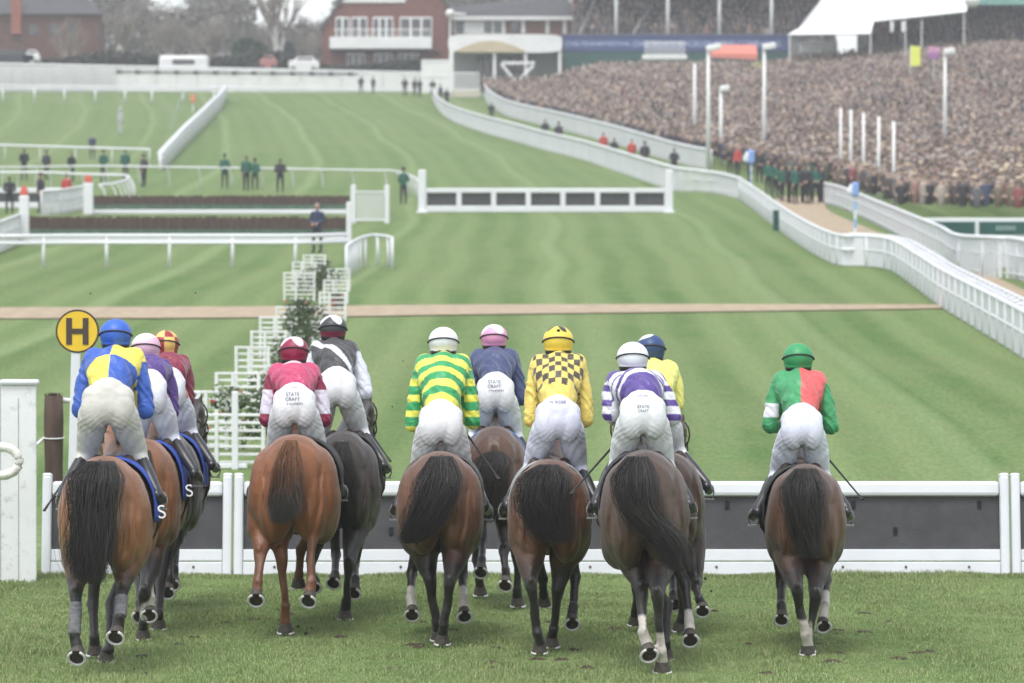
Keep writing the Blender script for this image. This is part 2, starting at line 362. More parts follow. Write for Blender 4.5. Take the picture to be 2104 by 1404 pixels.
    wd = (np.exp(-(p[:,0]/(.06*wf))**2)*np.clip((p[:,2]/s-1.3)/.2,0,1)*.3)[:, None]; c = c*(1-wd) + pt*wd
    mz = np.clip((p[:,1]/s - 1.62)/.15, 0, 1)[:, None]; c = c*(1-mz) + pt*mz
    for kind, side, K, Fe, H, ax, cor, sole, sock in legs:
        if sock:
            d, t = segd(p, Fe + (K-Fe)*.18*sock, H); m = np.clip((.085 - d)/.02, 0, 1)[:, None]; c = c*(1-m) + np.array(SOCK)*m
    setcol(me, c)
    obj('body', me, COAT, root)
    for kind, side, K, Fe, H, ax, cor, sole, sock in legs:
        ho = bpy.data.objects.new('hoof', HOOF_ME); COL.objects.link(ho); ho.parent = root; ho.location = cor
        ho.rotation_euler = ax.to_track_quat('-Z', 'Y').to_euler() if not sole else Euler((R(-52), 0, R(random.uniform(-12, 12))))
        ho.scale = (.98*sc,)*3
        sh = bpy.data.objects.new('horseshoe', SHOE_ME); COL.objects.link(sh); sh.parent = ho
        if sp.get('wraps') and kind == 'H':
            w_ = MB(); a = K.lerp(Fe, .22); b = K.lerp(Fe, 1.0); pts = [a.lerp(b, t) for t in np.linspace(0, 1, 15)]
            w_.tube(pts, [.047 + .0045*(i % 2) for i in range(15)], 12, col=None); obj('bandage', w_, mat('bandage', (.15,.15,.155), .8, .3, 20, .4, 60, stretch=(1,1,3)), root, smooth=True)
    # tail
    td = sp.get('tail'); y0 = -.99*s
    if td: g = [(*L(x, y, (-.93*s if i == 0 else -1.02*s - .05*min(i, 2)))[:3],) for i, (x, y, w_) in enumerate(td)]; W = [w_/2*Yr/F*(.5 if i == 0 else .80) for i, (x, y, w_) in enumerate(td)]
    else: g = [(0,-.90*s,1.50*s),(0,-1.03*s,1.36*s),(.01,-1.08*s,1.1*s),(.0,-1.04*s,.8*s)]; W = [.03,.06,.09,.06]
    tm = MB()
    for i in range(len(g)-1): tm.cap(g[i], g[i+1], W[i]*.36, W[i+1]*.22)
    tme = remesh(tm, 'dock', .012, 3); setcol(tme, np.tile(np.array(colr['tail'])*.9, (len(tme.vertices), 1)))
    tl = hair('tail', g, W, 4200, .0019, root, colr['tail'], .7, 12, .03, tipcol=sp.get('tip'))
    obj('dock', tme, HAIR, tl)
    hair('mane', [(yaw*.05,.70*s,1.63*s),(yaw*.35,1.0*s,1.78*s),(yaw*.85,1.32*s,1.86*s)], [.03,.03,.02], 120, .005, root, colr['tail'], 1, 6, .02)
    # tack: saddle cloth, saddle, girth, stirrup leathers and irons, reins
    ccol = sp.get('cloth', (.05,.1,.32)); cm = mat('saddle_cloth_' + sp['cname'], ccol, .7, .08, 10, .3, 30)
    cl = MB(); n = 22; ys = np.linspace(-.22*s, .42*s, 7); vs = []; fs = []
    for y in ys:
        fl = sp.get('flare', .05)*np.clip((.1*s - y)/.3, 0, 1)
        for j in range(n+1):
            a = R(200 - 220*j/n); hwid = .325*wf; zc = 1.16*s
            x = hwid*math.copysign(abs(math.cos(a))**.9, math.cos(a))*1.03; z = zc + .385*s*math.sin(a)
            if a > R(180) or a < 0: fl = fl if x > 0 else fl*.1; x = math.copysign(hwid*1.03 + fl, x); z = zc - .1*s*((a - R(180))/R(20) if a > R(180) else -a/R(20))
            x += math.copysign(fl*(1 if x > 0 else .1)*max(0, 1 - abs(math.sin(a))*1.6), x); vs.append((x, y, z + .012))
    m_ = n+1
    for i in range(len(ys)-1):
        for j in range(n): fs.append((i*m_+j, i*m_+j+1, (i+1)*m_+j+1, (i+1)*m_+j))
    cl.add(vs, fs); co = obj('saddle_cloth', cl, cm, root, smooth=True); so_ = co.modifiers.new('t', 'SOLIDIFY'); so_.thickness = .012
    sb = MB(); sb.cap((0,-.10*s,1.50*s), (0,.02,1.50*s), .075, .07); sb.cap((0,.02,1.50*s), (0,.28*s,1.54*s), .07, .045)
    for q in (-1, 1): sb.cap((q*.12,.05,1.52*s), (q*.26*wf,.14,1.32*s), .05, .035)
    sme = remesh(sb, 'saddle', .014, 3); obj('saddle', sme, LEATHER, root)
    gi = MB(); gi.tube([(.322*wf*math.cos(a)*1.04, .22*s, 1.145*s + .395*s*math.sin(a)) for a in np.linspace(0, 2*math.pi, 28)], .02, 6, flat=.35); obj('girth', gi, LEATHER, root, smooth=True)
    for q in (-1, 1):
        fx = sp['J']['wst'].x*.3 + q*.39; fz = sp['J']['wz'] - .965
        st = MB(); st.tube([(q*.27*wf,.12,1.40*s), (fx, .04, fz+.12)], .009, 5)
        st.tube([(fx+.055*math.cos(a)*.9, .04, fz+.03+.07*math.sin(a)) for a in np.linspace(R(-60), R(240), 14)], .007, 5)
        st.box((fx,.04,fz-.035), (.1,.05,.012)); obj('stirrup', st, mat('stirrup_iron', (.3,.3,.3), .3, .1, 20, metal=.8), root)
    rn = MB(); hz_ = sp['J']['hands']
    for q in (-1, 1): rn.tube([(hz_[0]-X0 + q*.06, hz_[1], hz_[2]), (yaw*.6+q*.1,1.25*s,1.60*s), (hx*1.22+q*.06,1.74*s,1.47*s)], .006, 5)
    obj('rein', rn, LEATHER, root)
    br = MB(); br.tube([(hx*1.08+.09,1.52*s,1.58*s),(hx*1.2+.07,1.68*s,1.53*s)], .007, 5); br.tube([(hx*1.2+.078*math.cos(a), 1.68*s, 1.52*s+.085*math.sin(a)) for a in np.linspace(0, 6.283, 16)], .008, 5)
    br.tube([(hx*.97+.118*math.cos(a), 1.39*s, 1.66*s+.14*math.sin(a)) for a in np.linspace(0, 6.283, 16)], .008, 5); obj('bridle', br, LEATHER, root)
    # the white letters on the corner of the cloth
    if sp.get('letters'):
        for q in sp['letters'][1]:
            t = txt_mesh(sp['letters'][0], .15, .004); lo = obj('lettering', t, mat('white_print', (.75,.76,.8), .6), co)
            lo.location = (q*(.325*wf*1.03 + .08) - .06, -.235*s, 1.10*s); lo.rotation_euler = (R(82), R(-8), R(6))
    return root, X0, s, wf
def txt_mesh(s, size, ext=.002, align='LEFT'):
    c = bpy.data.curves.new('t', 'FONT'); c.body = s; c.size = size; c.extrude = ext; c.align_x = align
    o = bpy.data.objects.new('t', c); COL.objects.link(o); dg = bpy.context.evaluated_depsgraph_get(); dg.update()
    me = bpy.data.meshes.new_from_object(o.evaluated_get(dg)); bpy.data.objects.remove(o); return me

# ---------------------------------------------------------------- jockeys
def rider_frame(sp):
    """fills in the joints (world metres, relative to the rider's root X0, Y0, 0) from what the photo shows"""
    J = sp['J']; Y0 = sp['Y0']; Yr = Y0 - .85; X0 = (sp['cx'] - CX)*Yr/F
    def L(px, py, y): Yw = Y0 + y; return Vector(((px - CX)*Yw/F - X0, y, CH + (HZ - py)*Yw/F))
    wst = L(*J['waist'], .06); hd = L(*J['helm'], .60)
    J['wst'] = wst; J['hd'] = hd; J['wz'] = wst.z
    J['chest'] = Vector((hd.x*.75 + wst.x*.25, .42, hd.z - .185)); J['hands'] = (X0 + hd.x*.8, .80, hd.z - .58)
    return X0
def make_rider(sp):
    J = sp['J']; X0 = rider_frame(sp); Y0 = sp['Y0']; wst, hd, ch = J['wst'], J['hd'], J['chest']; k = J.get('k', 1.0)
    root = thing('person', J['label'], 'jockey', (X0, Y0, 0), 0, 'jockeys in the race')
    Yr = Y0; pw = J.get('pw', 110)/2*Yr/F/.245       # breeches width factor
    wx, wz = wst.x, wst.z
    pel = Vector((wx, -.03, wz - .17)); side = {}
    for q in (-1, 1):
        hip = pel + Vector((q*.108*pw, .01, -.08)); kn = Vector((wx*.75 + q*.185*pw, .22, wz - .56)); an = Vector((wx*.3 + q*.37, -.10, wz - .86)); ft = Vector((wx*.3 + q*.395, .06, wz - .925))
        she = ch + Vector((q*.175*k, .02, .03)); el = J['el'][0 if q < 0 else 1]; Yw = Y0 + .36
        elb = Vector(((el[0] - CX)*Yw/F - X0, .36, CH + (HZ - el[1])*Yw/F)); hnd = Vector((J['hands'][0] - X0 + q*.06, J['hands'][1], J['hands'][2]))
        side[q] = (hip, kn, an, ft, she, elb, hnd)
    # the body: one continuous surface, a little inside the clothes
    b = MB()
    b.cap(pel + Vector((0,.02,0)), wst + Vector((0,.04,-.06)), .135, .115); b.cap(wst + Vector((0,.04,-.06)), ch, .115, .10)
    b.cap(ch + Vector((-.1,.02,-.01)), ch + Vector((.1,.02,-.01)), .07, .07)
    b.cap(ch + Vector((0,.04,-.02)), hd + Vector((0,-.02,-.08)), .055, .05)
    b.ell(hd, (.082,.1,.105), 16, 12); b.ell(hd + Vector((0,.03,-.07)), (.06,.07,.065)); b.cap(hd + Vector((0,.098,-.0)), hd + Vector((0,.122,-.035)), .011, .016)
    b.cap(hd + Vector((-.022,.092,-.072)), hd + Vector((.022,.092,-.072)), .011, .011); b.ell(hd + Vector((0,.08,-.115)), (.03,.025,.022))
    for q in (-1, 1):
        hip, kn, an, ft, she, elb, hnd = side[q]
        b.ell(hd + Vector((q*.084,-.005,-.03)), (.012,.02,.032)); b.ell(hd + Vector((q*.032,.088,.0)), (.017,.014,.012))
        b.cap(hip, kn, .088, .056); b.cap(kn, an, .055, .036); b.cap(an, ft, .036, .03); b.cap(ft, ft + Vector((0,.08,-.005)), .032, .024)
        b.cap(she, elb, .052, .04); b.cap(elb, hnd - (hnd-elb).normalized()*.09, .038, .027)
        d = (hnd - elb).normalized(); wr = hnd - d*.09
        b.ell(wr + d*.05, (.022,.045,.04), 10, 8)
        for i in range(4):                                           # fingers closed round the rein
            f0 = wr + d*.085 + Vector((q*.012, 0, .030 - i*.021)); ln = (.034,.038,.036,.029)[i]
            f1 = f0 + d*ln*.9 + Vector((-q*.012, 0, 0)); f2 = f1 + Vector((-q*.024, -.006, -.004)); f3 = f2 - d*.022
            b.cap(f0, f1, .0105, .0095, 8); b.cap(f1, f2, .0095, .009, 8); b.cap(f2, f3, .009, .008, 8)
        t0 = wr + d*.035 + Vector((-q*.012,0,.034)); t1 = t0 + d*.028 + Vector((-q*.014,0,.012)); b.cap(t0, t1, .012, .0105, 8); b.cap(t1, t1 + d*.024 + Vector((-q*.01,0,-.006)), .0105, .009, 8)
    me = remesh(b, 'body', .0098, 2, .4); p = vco(me); skin = np.array((.5,.29,.21)); c = np.tile(skin, (len(p), 1))
    pr = p - np.array(hd); hr = (pr[:,1] < -.02) & (pr[:,2] > -.17) & (np.linalg.norm(pr, axis=1) < .19); c[hr] = J.get('hair', (.03,.022,.018))
    ey = (np.abs(np.abs(pr[:,0]) - .032) < .014) & (pr[:,1] > .09) & (np.abs(pr[:,2]) < .008); c[ey] = (.05,.05,.06)
    mo = (np.abs(pr[:,0]) < .024) & (pr[:,1] > .09) & (np.abs(pr[:,2]+.072) < .007); c[mo] = (.35,.12,.1)
    gl = (p[:,1] > .70) & (p[:,2] < hd.z - .38); c[gl] = J.get('glove', (.5,.29,.21)); setcol(me, c); obj('body', me, SKIN, root)
    # breeches
    b = MB(); b.ell(pel + Vector((0,.01,.02)), (.185*pw,.15,.17), 20, 14); b.cap(pel + Vector((-.08*pw,.0,.04)), pel + Vector((.08*pw,.0,.04)), .118*pw, .118*pw)
    b.cap(pel + Vector((0,.03,.06)), wst + Vector((0,.05,-.075)), .15*pw, .128*k)
    b.ell(pel + Vector((0,-.07,-.03)), (.12*pw,.085,.13), 16, 12)
    for q in (-1, 1):
        hip, kn, an, ft, *_ = side[q]
        b.ell(pel + Vector((q*.088*pw,-.05,-.045)), (.114*pw,.095,.155), 16, 12)
        b.cap(hip + Vector((0,0,-.01)), hip.lerp(kn, .5), .120*pw, .110); b.cap(hip.lerp(kn, .5), kn, .110, .09); b.cap(kn, kn.lerp(an, .28), .08, .06)
    me = remesh(b, 'breeches', .0105, 4); p = vco(me)
    # creases: horizontal under the seat, slanting down the thighs
    rx = (p[:,0]-pel.x)/pw; rz = p[:,2]-pel.z; bk = np.clip(-p[:,1]/.1 + .9, 0, 1)
    d = .0022*np.exp(-((rz+.17)/.08)**2)*np.sin(rz*150 + np.abs(rx)*110 + np.sin(rx*40)*1.2) + .0035*np.clip((-rz-.13)/.08,0,1)*np.sin(rz*70 - np.abs(rx)*85 + 2*np.sin(p[:,1]*20))
    d += .002*np.exp(-((rz-.1)/.05)**2)*np.sin(rx*55 + rz*40)
    d += -.004*np.exp(-(rx/.022)**2)*np.clip((.02-rz)/.08,0,1)*np.clip((rz+.3)/.1,0,1)
    nrm = np.empty(len(me.vertices)*3, np.float32); me.vertices.foreach_get('normal', nrm); nrm = nrm.reshape(-1,3)
    p += nrm*(d*(.3+.7*bk))[:, None]; me.vertices.foreach_set('co', p.astype(np.float32).ravel()); me.update()
    bc = np.array(J.get('bcol', (.66,.67,.69))); c = np.tile(bc, (len(p), 1))
    mud = np.clip(-.2 + .9*np.exp(-((rz+.17)/.09)**2)*np.exp(-(rx/.1)**2) + .25*np.sin(p[:,0]*60+p[:,2]*35)*np.sin(p[:,2]*55+p[:,0]*20), 0, 1)[:, None]*J.get('mud', .45)
    c = c*(1-mud) + np.array((.26,.25,.22))*mud; setcol(me, c)
    br = obj('breeches', me, BREECH, root); bv = BVHTree.FromPolygons([v.co for v in me.vertices], [pp.vertices for pp in me.polygons])
    for (s_, size, dx, dz, colr) in J.get('text', []):                # print on the seat of the breeches
        t = txt_mesh(s_, size, 0, 'CENTER'); bmm = bmesh.new(); bmm.from_mesh(t)
        for v in bmm.verts:
            x, z = v.co.x + pel.x + dx, v.co.y + pel.z + dz; hit = bv.ray_cast(Vector((x, -1, z)), Vector((0, 1, 0)))
            v.co = Vector((x, (hit[0].y if hit[0] else -.1) - .006, z))
        bmm.to_mesh(t); bmm.free(); obj('lettering', t, mat('print_' + colr, (.09,.1,.12) if colr == 'dark' else (.5,.1,.14), .7), br)
    # jacket
    b = MB(); hem = wst + Vector((0,.045,-.045))
    b.cap(hem, hem.lerp(ch, .5) + Vector((0,0,.02)), .152*k, .168*k); b.cap(hem.lerp(ch, .5) + Vector((0,0,.02)), ch + Vector((0,.02,-.01)), .168*k, .14)
    for q in (-1, 1): b.cap(hem.lerp(ch, .45) + Vector((q*.07*k,0,.0)), ch + Vector((q*.14*k,0,.0)), .115*k, .10)
    b.cap(ch + Vector((0,.0,.02)), hd + Vector((0,-.03,-.135)), .115, .082); b.cap(ch + Vector((-.13,0,.015)), ch + Vector((.13,0,.015)), .088, .088)
    for q in (-1, 1):
        hip, kn, an, ft, she, elb, hnd = side[q]
        b.cap(she + Vector((-q*.03,0,-.005)), she.lerp(elb, .5), .09, .08); b.cap(she.lerp(elb, .5), elb, .08, .07); b.cap(elb, elb.lerp(hnd, .78), .066, .04)
    me = remesh(b, 'jacket', .0105, 3); p = vco(me)
    me.vertices.foreach_get('normal', nrm_ := np.empty(len(p)*3, np.float32)); nrm_ = nrm_.reshape(-1,3)
    # folds fan out from the arms across the back
    a = np.array(hem); ax = np.array(ch) - a; u = ((p-a) @ ax)/(ax @ ax); xr = p[:,0] - (a[0] + ax[0]*np.clip(u,0,1))
    fold = .006*np.sin(xr*34 + u*7 + np.sin(u*5+xr*9)*2.5)*np.clip(1.1-u,0,1) + .004*np.sin(u*15 + xr*xr*90 + xr*22)
    dl, tl = segd(p, side[-1][4], side[-1][5]); dr, tr = segd(p, side[1][4], side[1][5]); dl2, _ = segd(p, side[-1][5], side[-1][6]); dr2, _ = segd(p, side[1][5], side[1][6])
    arm = ((np.minimum(dl, dl2) < .093) & (p[:,0] < side[-1][4].x + .01 - .02) & ((tl > .12) | (dl2 < .08))) | ((np.minimum(dr, dr2) < .093) & (p[:,0] > side[1][4].x + .01) & ((tr > .12) | (dr2 < .08)))
    ta = np.where(p[:,0] < hd.x, tl, tr); fold[arm] = (.005*np.sin(p[:,2]*38 + p[:,1]*52 + p[:,0]*45 + 2.2*np.sin(p[:,2]*23 + p[:,0]*31)))[arm]
    p2 = p + nrm_*fold[:, None]; me.vertices.foreach_set('co', p2.astype(np.float32).ravel()); me.update()
    c = J['silk'](p, xr, u, arm, ta, dict(hd=hd, hem=hem, zl=(p[:,2]-hem.z)/(ch.z+.1-hem.z), sgn=np.sign(xr), z=p[:,2], ez=side[1][5].z, sz=side[1][4].z))
    setcol(me, c); obj('jacket', me, SILK, root)
    # boots
    for q in (-1, 1):
        hip, kn, an, ft, *_ = side[q]; b = MB(); t0 = kn.lerp(an, .2)
        b.cap(t0, kn.lerp(an, .6), .062, .057); b.cap(kn.lerp(an, .6), an, .057, .043); b.cap(an + Vector((0,-.025,-.02)), ft, .042, .038); b.cap(ft, ft + Vector((0,.09,-.008)), .042, .032); b.ell(an + Vector((0,-.03,-.045)), (.03,.035,.03))
        me = remesh(b, 'boot', .0125, 3); obj('boot', me, BOOTM, root)
    # helmet in its silk cap, with the elastic of the goggles round it
    b = MB(); b.ell(hd + Vector((0,-.005,.028)), (.130,.156,.124), 24, 16); b.cap(hd + Vector((0,-.02,-.04)), hd + Vector((0,-.01,.0)), .117, .126); b.cap(hd + Vector((-.05,.10,.01)), hd + Vector((.05,.10,.01)), .045, .045)
    me = remesh(b, 'helmet', .009, 3); p = vco(me); m_ = p[:,2] < hd.z - .088 + .03*np.clip((p[:,1]-hd.y)/.1,-1,1)
    p[m_, 2] = (hd.z - .088 + .03*np.clip((p[m_,1]-hd.y)/.1,-1,1)); me.vertices.foreach_set('co', p.astype(np.float32).ravel()); me.update()
    cc_ = J['cap'](p - np.array(hd)); cc_[p[:,2] < hd.z - .05] = (.02,.02,.023); setcol(me, cc_); he = obj('helmet', me, CAPM, root)
    b = MB(); n = 28; b.tube([hd + Vector((.1345*math.cos(t), -.005 + .1575*math.sin(t), .012 + (.048 if math.sin(t) < 0 else .01)*abs(math.sin(t)))) for t in np.linspace(0, 2*math.pi, n)], .0065, 6)
    obj('goggles_strap', b, mat('strap_' + J.get('strap', 'dark'), (.03,.03,.035) if J.get('strap', 'dark') == 'dark' else (.5,.5,.52), .6), he, smooth=True)
    if J.get('badge'):
        t = MB(); t.ell(hd + Vector((0,-.12,.115)), (.016,.016,.012), 8, 6); obj('pompom', t, mat('black_cloth', (.03,.03,.03), .7), he, smooth=True)
    if 'whip' in sp:                                                 # held, so a thing of its own
        for (sgn, ex, ey, yy) in sp['whip']:
            h0 = side[sgn][6] + Vector((0,-.03,0)); ow = Vector((X0, Y0, 0)); e = Vector(((ex-CX)*(Y0+yy)/F, Y0+yy, CH+(HZ-ey)*(Y0+yy)/F)); hs_ = ow + h0
            st = e + (hs_ - e).normalized()*min((hs_-e).length, .95)
            b = MB(); o_ = hs_; dirv = (e - o_); b.tube([o_ - o_ , dirv*.3, dirv*.97], [.013,.010,.007], 7); b.tube([dirv*.93, dirv], [.013,.017], 6, flat=.5)
            wo = obj('whip', b, mat('whip_black', (.02,.02,.022), .5), None); wo.location = o_; tag(wo, sp['whiplabel'], 'riding whip', 'riding whips')
    return root

W_ = (.68,.69,.72)
def arr(n, c): return np.tile(np.array(c, float), (n, 1))
def mixm(c, m, col): c[m] = col; return c
def plain(body, sleeve=None, cuff=None):
    def f(p, xr, u, arm, ta, d):
        c = arr(len(p), body)
        if sleeve is not None: c[arm] = sleeve
        if cuff is not None: c[arm & (p[:,2] < d['ez'] + .03)] = cuff
        return c
    return f
def silk_quarters(p, xr, u, arm, ta, d):
    b, y = (.035,.10,.42), (.78,.66,.10); c = arr(len(p), b); up = u > .52
    c[(~up) & (xr < 0)] = y; c[up & (xr >= 0)] = y; c[arm] = b; c[(p[:,2] < d['hem'].z - .03) & (xr > .1) & ~arm] = y; return c
def silk_star(p, xr, u, arm, ta, d):
    c = arr(len(p), (.46,.05,.13)); a = np.arctan2(u*.55-.5, xr*1.0); r = np.hypot(xr, (u-.92)*.36)
    an = np.arctan2((u-.92)*.36, xr) - math.pi/2; rs = .045 + .055*np.abs(((an/(2*math.pi)*5) % 1) - .5)*2
    c[(r < rs)] = (.7,.62,.68); c[arm] = (.22,.015,.05); zb = (p[:,2]-d['ez'])/(d['sz']-d['ez']); c[arm & (zb > .12) & (zb < .62)] = (.66,.62,.72); return c
def silk_sash(p, xr, u, arm, ta, d):
    c = arr(len(p), (.05,.05,.053)); c[np.abs(xr - (.11 - u*.26)) < .035] = W_; c[arm] = (.68,.7,.78); return c
def silk_hoops(p, xr, u, arm, ta, d):
    g, y = (.03,.30,.10), (.74,.72,.10); c = arr(len(p), g); t = u*3.1 + 1.5*xr*xr*4 + .30; c[(t % 1) < .5] = y
    ta2 = p[:,2]*7.5; c[arm] = g; c[arm & ((ta2 % 1) < .42)] = y; return c
def silk_check(p, xr, u, arm, ta, d):
    c = arr(len(p), (.72,.56,.13)); i = np.floor(xr/.052 + .5); j = np.floor(u*6.2)
    c[((i + j) % 2 == 0) & (np.abs(xr) < .21) & (u > .18) & (u < 1.2) & ~arm] = (.06,.05,.04); return c
def silk_bands(p, xr, u, arm, ta, d):
    v = (.085,.05,.24); c = arr(len(p), W_); t = u + xr*xr*5
    c[(t < .36)] = v; c[(t > .54) & (t < .66)] = v; c[(t > .84) & (t < .94)] = v; c[t > 1.12] = v
    ta2 = (p[:,2]-d['ez'])/.115 + .2; c[arm] = W_; c[arm & ((ta2 % 1) < .42)] = v; return c
def silk_half(p, xr, u, arm, ta, d):
    g = (.04,.27,.10); c = arr(len(p), g); c[xr > .0] = (.62,.09,.09); c[arm] = g
    zb = (p[:,2]-d['ez'])/(d['sz']-d['ez']); c[arm & (xr < 0) & (zb > .2) & (zb < .5)] = W_; return c
def cap_plain(col):
    return lambda q: arr(len(q), col)
def cap_quarter(a, b, n=8, band=None):
    def f(q):
        c = arr(len(q), a); an = np.arctan2(q[:,1], q[:,0])/(2*math.pi)*n; c[(np.floor(an) + (q[:,2] > .09)) % 2 == 0] = b
        if band is not None: c[q[:,2] < .03] = band
        return c
    return f
def cap_top(a, b, z0=.085, pts=5, low=None):
    def f(q):
        c = arr(len(q), a); an = np.arctan2(q[:,1], q[:,0]) + .3; c[q[:,2] > z0 + .035*np.cos(an*pts)] = b
        if low is not None: c[q[:,2] < .0] = low
        return c
    return f

TXT = [('STATE', .042, -.01, .085, 'dark'), ('CRAFT', .042, -.01, .042, 'dark'), ('S NUMBERS', .028, .01, .008, 'dark')]
H = []
H.append(dict(cx=209, top=938, Y0=33.65, w=194, coat=BAY, cname='blue', cloth=(.03,.07,.34), flare=.09, letters=('S', (1,)), wraps=True, yaw=-.18,
  label='bay horse with a black tail and bandaged hind legs, leftmost and nearest', tail=[(205,948,58),(196,985,92),(190,1040,88),(190,1090,100),(184,1140,104),(186,1195,72)],
  legs=[('H',-1,(156,1222),(152,1305),(158,1344),True,0),('H',1,(250,1215),(246,1268),(239,1302),True,0),('F',1,(228,1240),(224,1335),(218,1370),False,0),('F',-1,(190,1240),(193,1310),(194,1338),False,0)],
  whip=[(-1,90,1050,.0)], whiplabel='black whip poking out left of the jockey in blue and yellow quarters',
  J=dict(helm=(238,694), waist=(224,786), pw=136, k=1.06, el=((165,842),(300,845)), bcol=(.52,.51,.47), mud=.35, silk=silk_quarters, cap=cap_plain((.04,.12,.50)),
    label='jockey in blue and yellow quartered silks with a blue cap at far left')))
H.append(dict(cx=296, top=903, Y0=36.9, w=140, coat=BAY, cname='blue', cloth=(.03,.07,.34), flare=.07, letters=('S', (1,)), yaw=-.2,
  label='bay horse with one white sock, half hidden behind the leftmost horse', tail=None,
  legs=[('H',-1,(307,1172),(309,1228),(305,1258),True,1),('H',1,(296,1222),(294,1280),(293,1305),False,0),('F',1,(329,1200),(326,1262),(325,1284),False,0),('F',-1,(285,1190),(287,1240),(289,1262),True,0)],
  whip=[(1,422,1002,.1)], whiplabel='thin black whip held out to the right by the jockey with purple sleeves',
  J=dict(helm=(300,720), waist=(310,762), pw=88, k=.95, el=((262,835),(352,845)), bcol=(.66,.67,.74), mud=.1, silk=plain((.075,.035,.19)), cap=cap_top((.66,.42,.53), (.72,.68,.7), .085, 1),
    label='jockey in purple silks with a pale pink cap, second from the left')))
H.append(dict(cx=340, top=888, Y0=39.4, w=142, coat=BLK, cname='blue', cloth=(.03,.07,.34), flare=.04, yaw=.1,
  label='near-black horse mostly hidden behind the two leftmost horses', tail=None,
  legs=[('H',1,(350,1135),(347,1185),(344,1212),True,0),('H',-1,(312,1150),(312,1200),(312,1222),False,0),('F',1,(362,1110),(358,1170),(356,1195),True,0),('F',-1,(325,1120),(326,1180),(327,1200),True,0)],
  whip=[(1,448,958,.05)], whiplabel='thick black whip held by the jockey in the red and yellow cap',
  J=dict(helm=(340,712), waist=(352,758), pw=78, k=.95, el=((308,832),(384,822)), bcol=(.66,.67,.72), mud=.1, silk=plain((.20,.018,.045)), cap=cap_quarter((.30,.03,.04), (.72,.5,.16), 8),
    label='jockey in maroon silks with a red and yellow quartered cap, third from the left')))
H.append(dict(cx=602, top=893, Y0=37.05, w=190, coat=CHES, cname='black', cloth=(.03,.03,.03), flare=.03, yaw=-.25, tip=(.085,.08,.075),
  label='chestnut horse with a short grey-tipped tail under the jockey with a white star', tail=[(598,905,24),(592,950,42),(588,995,62),(584,1035,74),(578,1072,58)],
  legs=[('H',-1,(533,1140),(530,1196),(526,1226),True,0),('H',-1,(577,1142),(586,1245),(586,1292),False,0),('H',1,(640,1105),(638,1196),(636,1228),True,0),('F',1,(618,1130),(614,1180),(613,1200),False,0)],
  J=dict(helm=(604,727), waist=(606,792), pw=112, k=.98, el=((548,862),(666,862)), mud=.35, silk=silk_star, cap=cap_top((.25,.02,.06), (.68,.58,.62), .10, 4), text=TXT + [('HORSE', .02, 0, .15, 'red')],
    label='jockey in crimson silks with a white star, white armbands and a maroon cap')))
H.append(dict(cx=704, top=886, Y0=39.05, w=154, coat=BLK, cname='black', cloth=(.03,.03,.03), flare=.02, yaw=.12,
  label='dark brown horse behind and right of the chestnut', tail=None,
  legs=[('H',1,(716,1160),(712,1232),(709,1268),False,0),('H',-1,(640,1150),(640,1185),(645,1200),True,0),('F',1,(728,1160),(730,1190),(729,1213),True,0),('F',-1,(690,1140),(688,1180),(687,1192),True,0)],
  whip=[(1,802,948,-.05)], whiplabel='black whip reaching right of the jockey with a white sash',
  J=dict(helm=(684,681), waist=(692,758), pw=104, k=.95, el=((640,800),(752,806)), mud=.2, silk=silk_sash, cap=cap_top((.05,.05,.055), W_, .10, 4, (.2,.03,.06)),
    label='jockey in black silks with a white sash and white sleeves')))
H.append(dict(cx=903, top=928, Y0=36.15, w=182, coat=BAYR, cname='grey', cloth=(.1,.1,.1), flare=.02, yaw=-.1,
  label='bay horse with its black tail swung left under the jockey in green and yellow hoops', tail=[(907,938,46),(905,985,80),(890,1035,92),(868,1080,94),(838,1112,50)],
  legs=[('F',-1,(846,1178),(843,1230),(847,1258),True,1),('H',-1,(884,1200),(896,1280),(900,1308),False,0),('H',1,(924,1200),(912,1285),(909,1316),False,0),('F',1,(950,1180),(952,1228),(953,1261),True,1)],
  whip=[(1,1026,986,-.1)], whiplabel='black whip slanting down right of the jockey in green and yellow hoops',
  J=dict(helm=(911,708), waist=(906,826), pw=114, k=1.02, el=((848,872),(972,866)), mud=.25, silk=silk_hoops, cap=cap_plain((.68,.69,.72)),
    label='jockey in green and yellow hooped silks with a white cap')))
H.append(dict(cx=1016, top=876, Y0=40.1, w=146, coat=DBAY, cname='navy', cloth=(.10,.17,.33), flare=.02, yaw=.05,
  label='dark bay horse between and behind the hooped and checked jockeys', tail=[(1018,925,24),(1012,950,60),(1004,985,78),(1000,1030,66),(1000,1070,40)],
  legs=[('H',1,(1036,1130),(1038,1172),(1040,1197),True,0),('H',1,(1062,1140),(1063,1210),(1064,1238),False,0),('F',-1,(979,1150),(984,1190),(987,1216),False,0),('F',-1,(992,1110),(990,1150),(989,1170),True,0)],
  J=dict(helm=(1015,699), waist=(1018,768), pw=98, k=.98, el=((968,825),(1068,820)), mud=.3, silk=plain((.045,.06,.14)), cap=cap_top((.68,.30,.46), (.70,.62,.68), .09, 4), text=TXT,
    label='jockey in plain navy silks with a bright pink cap')))
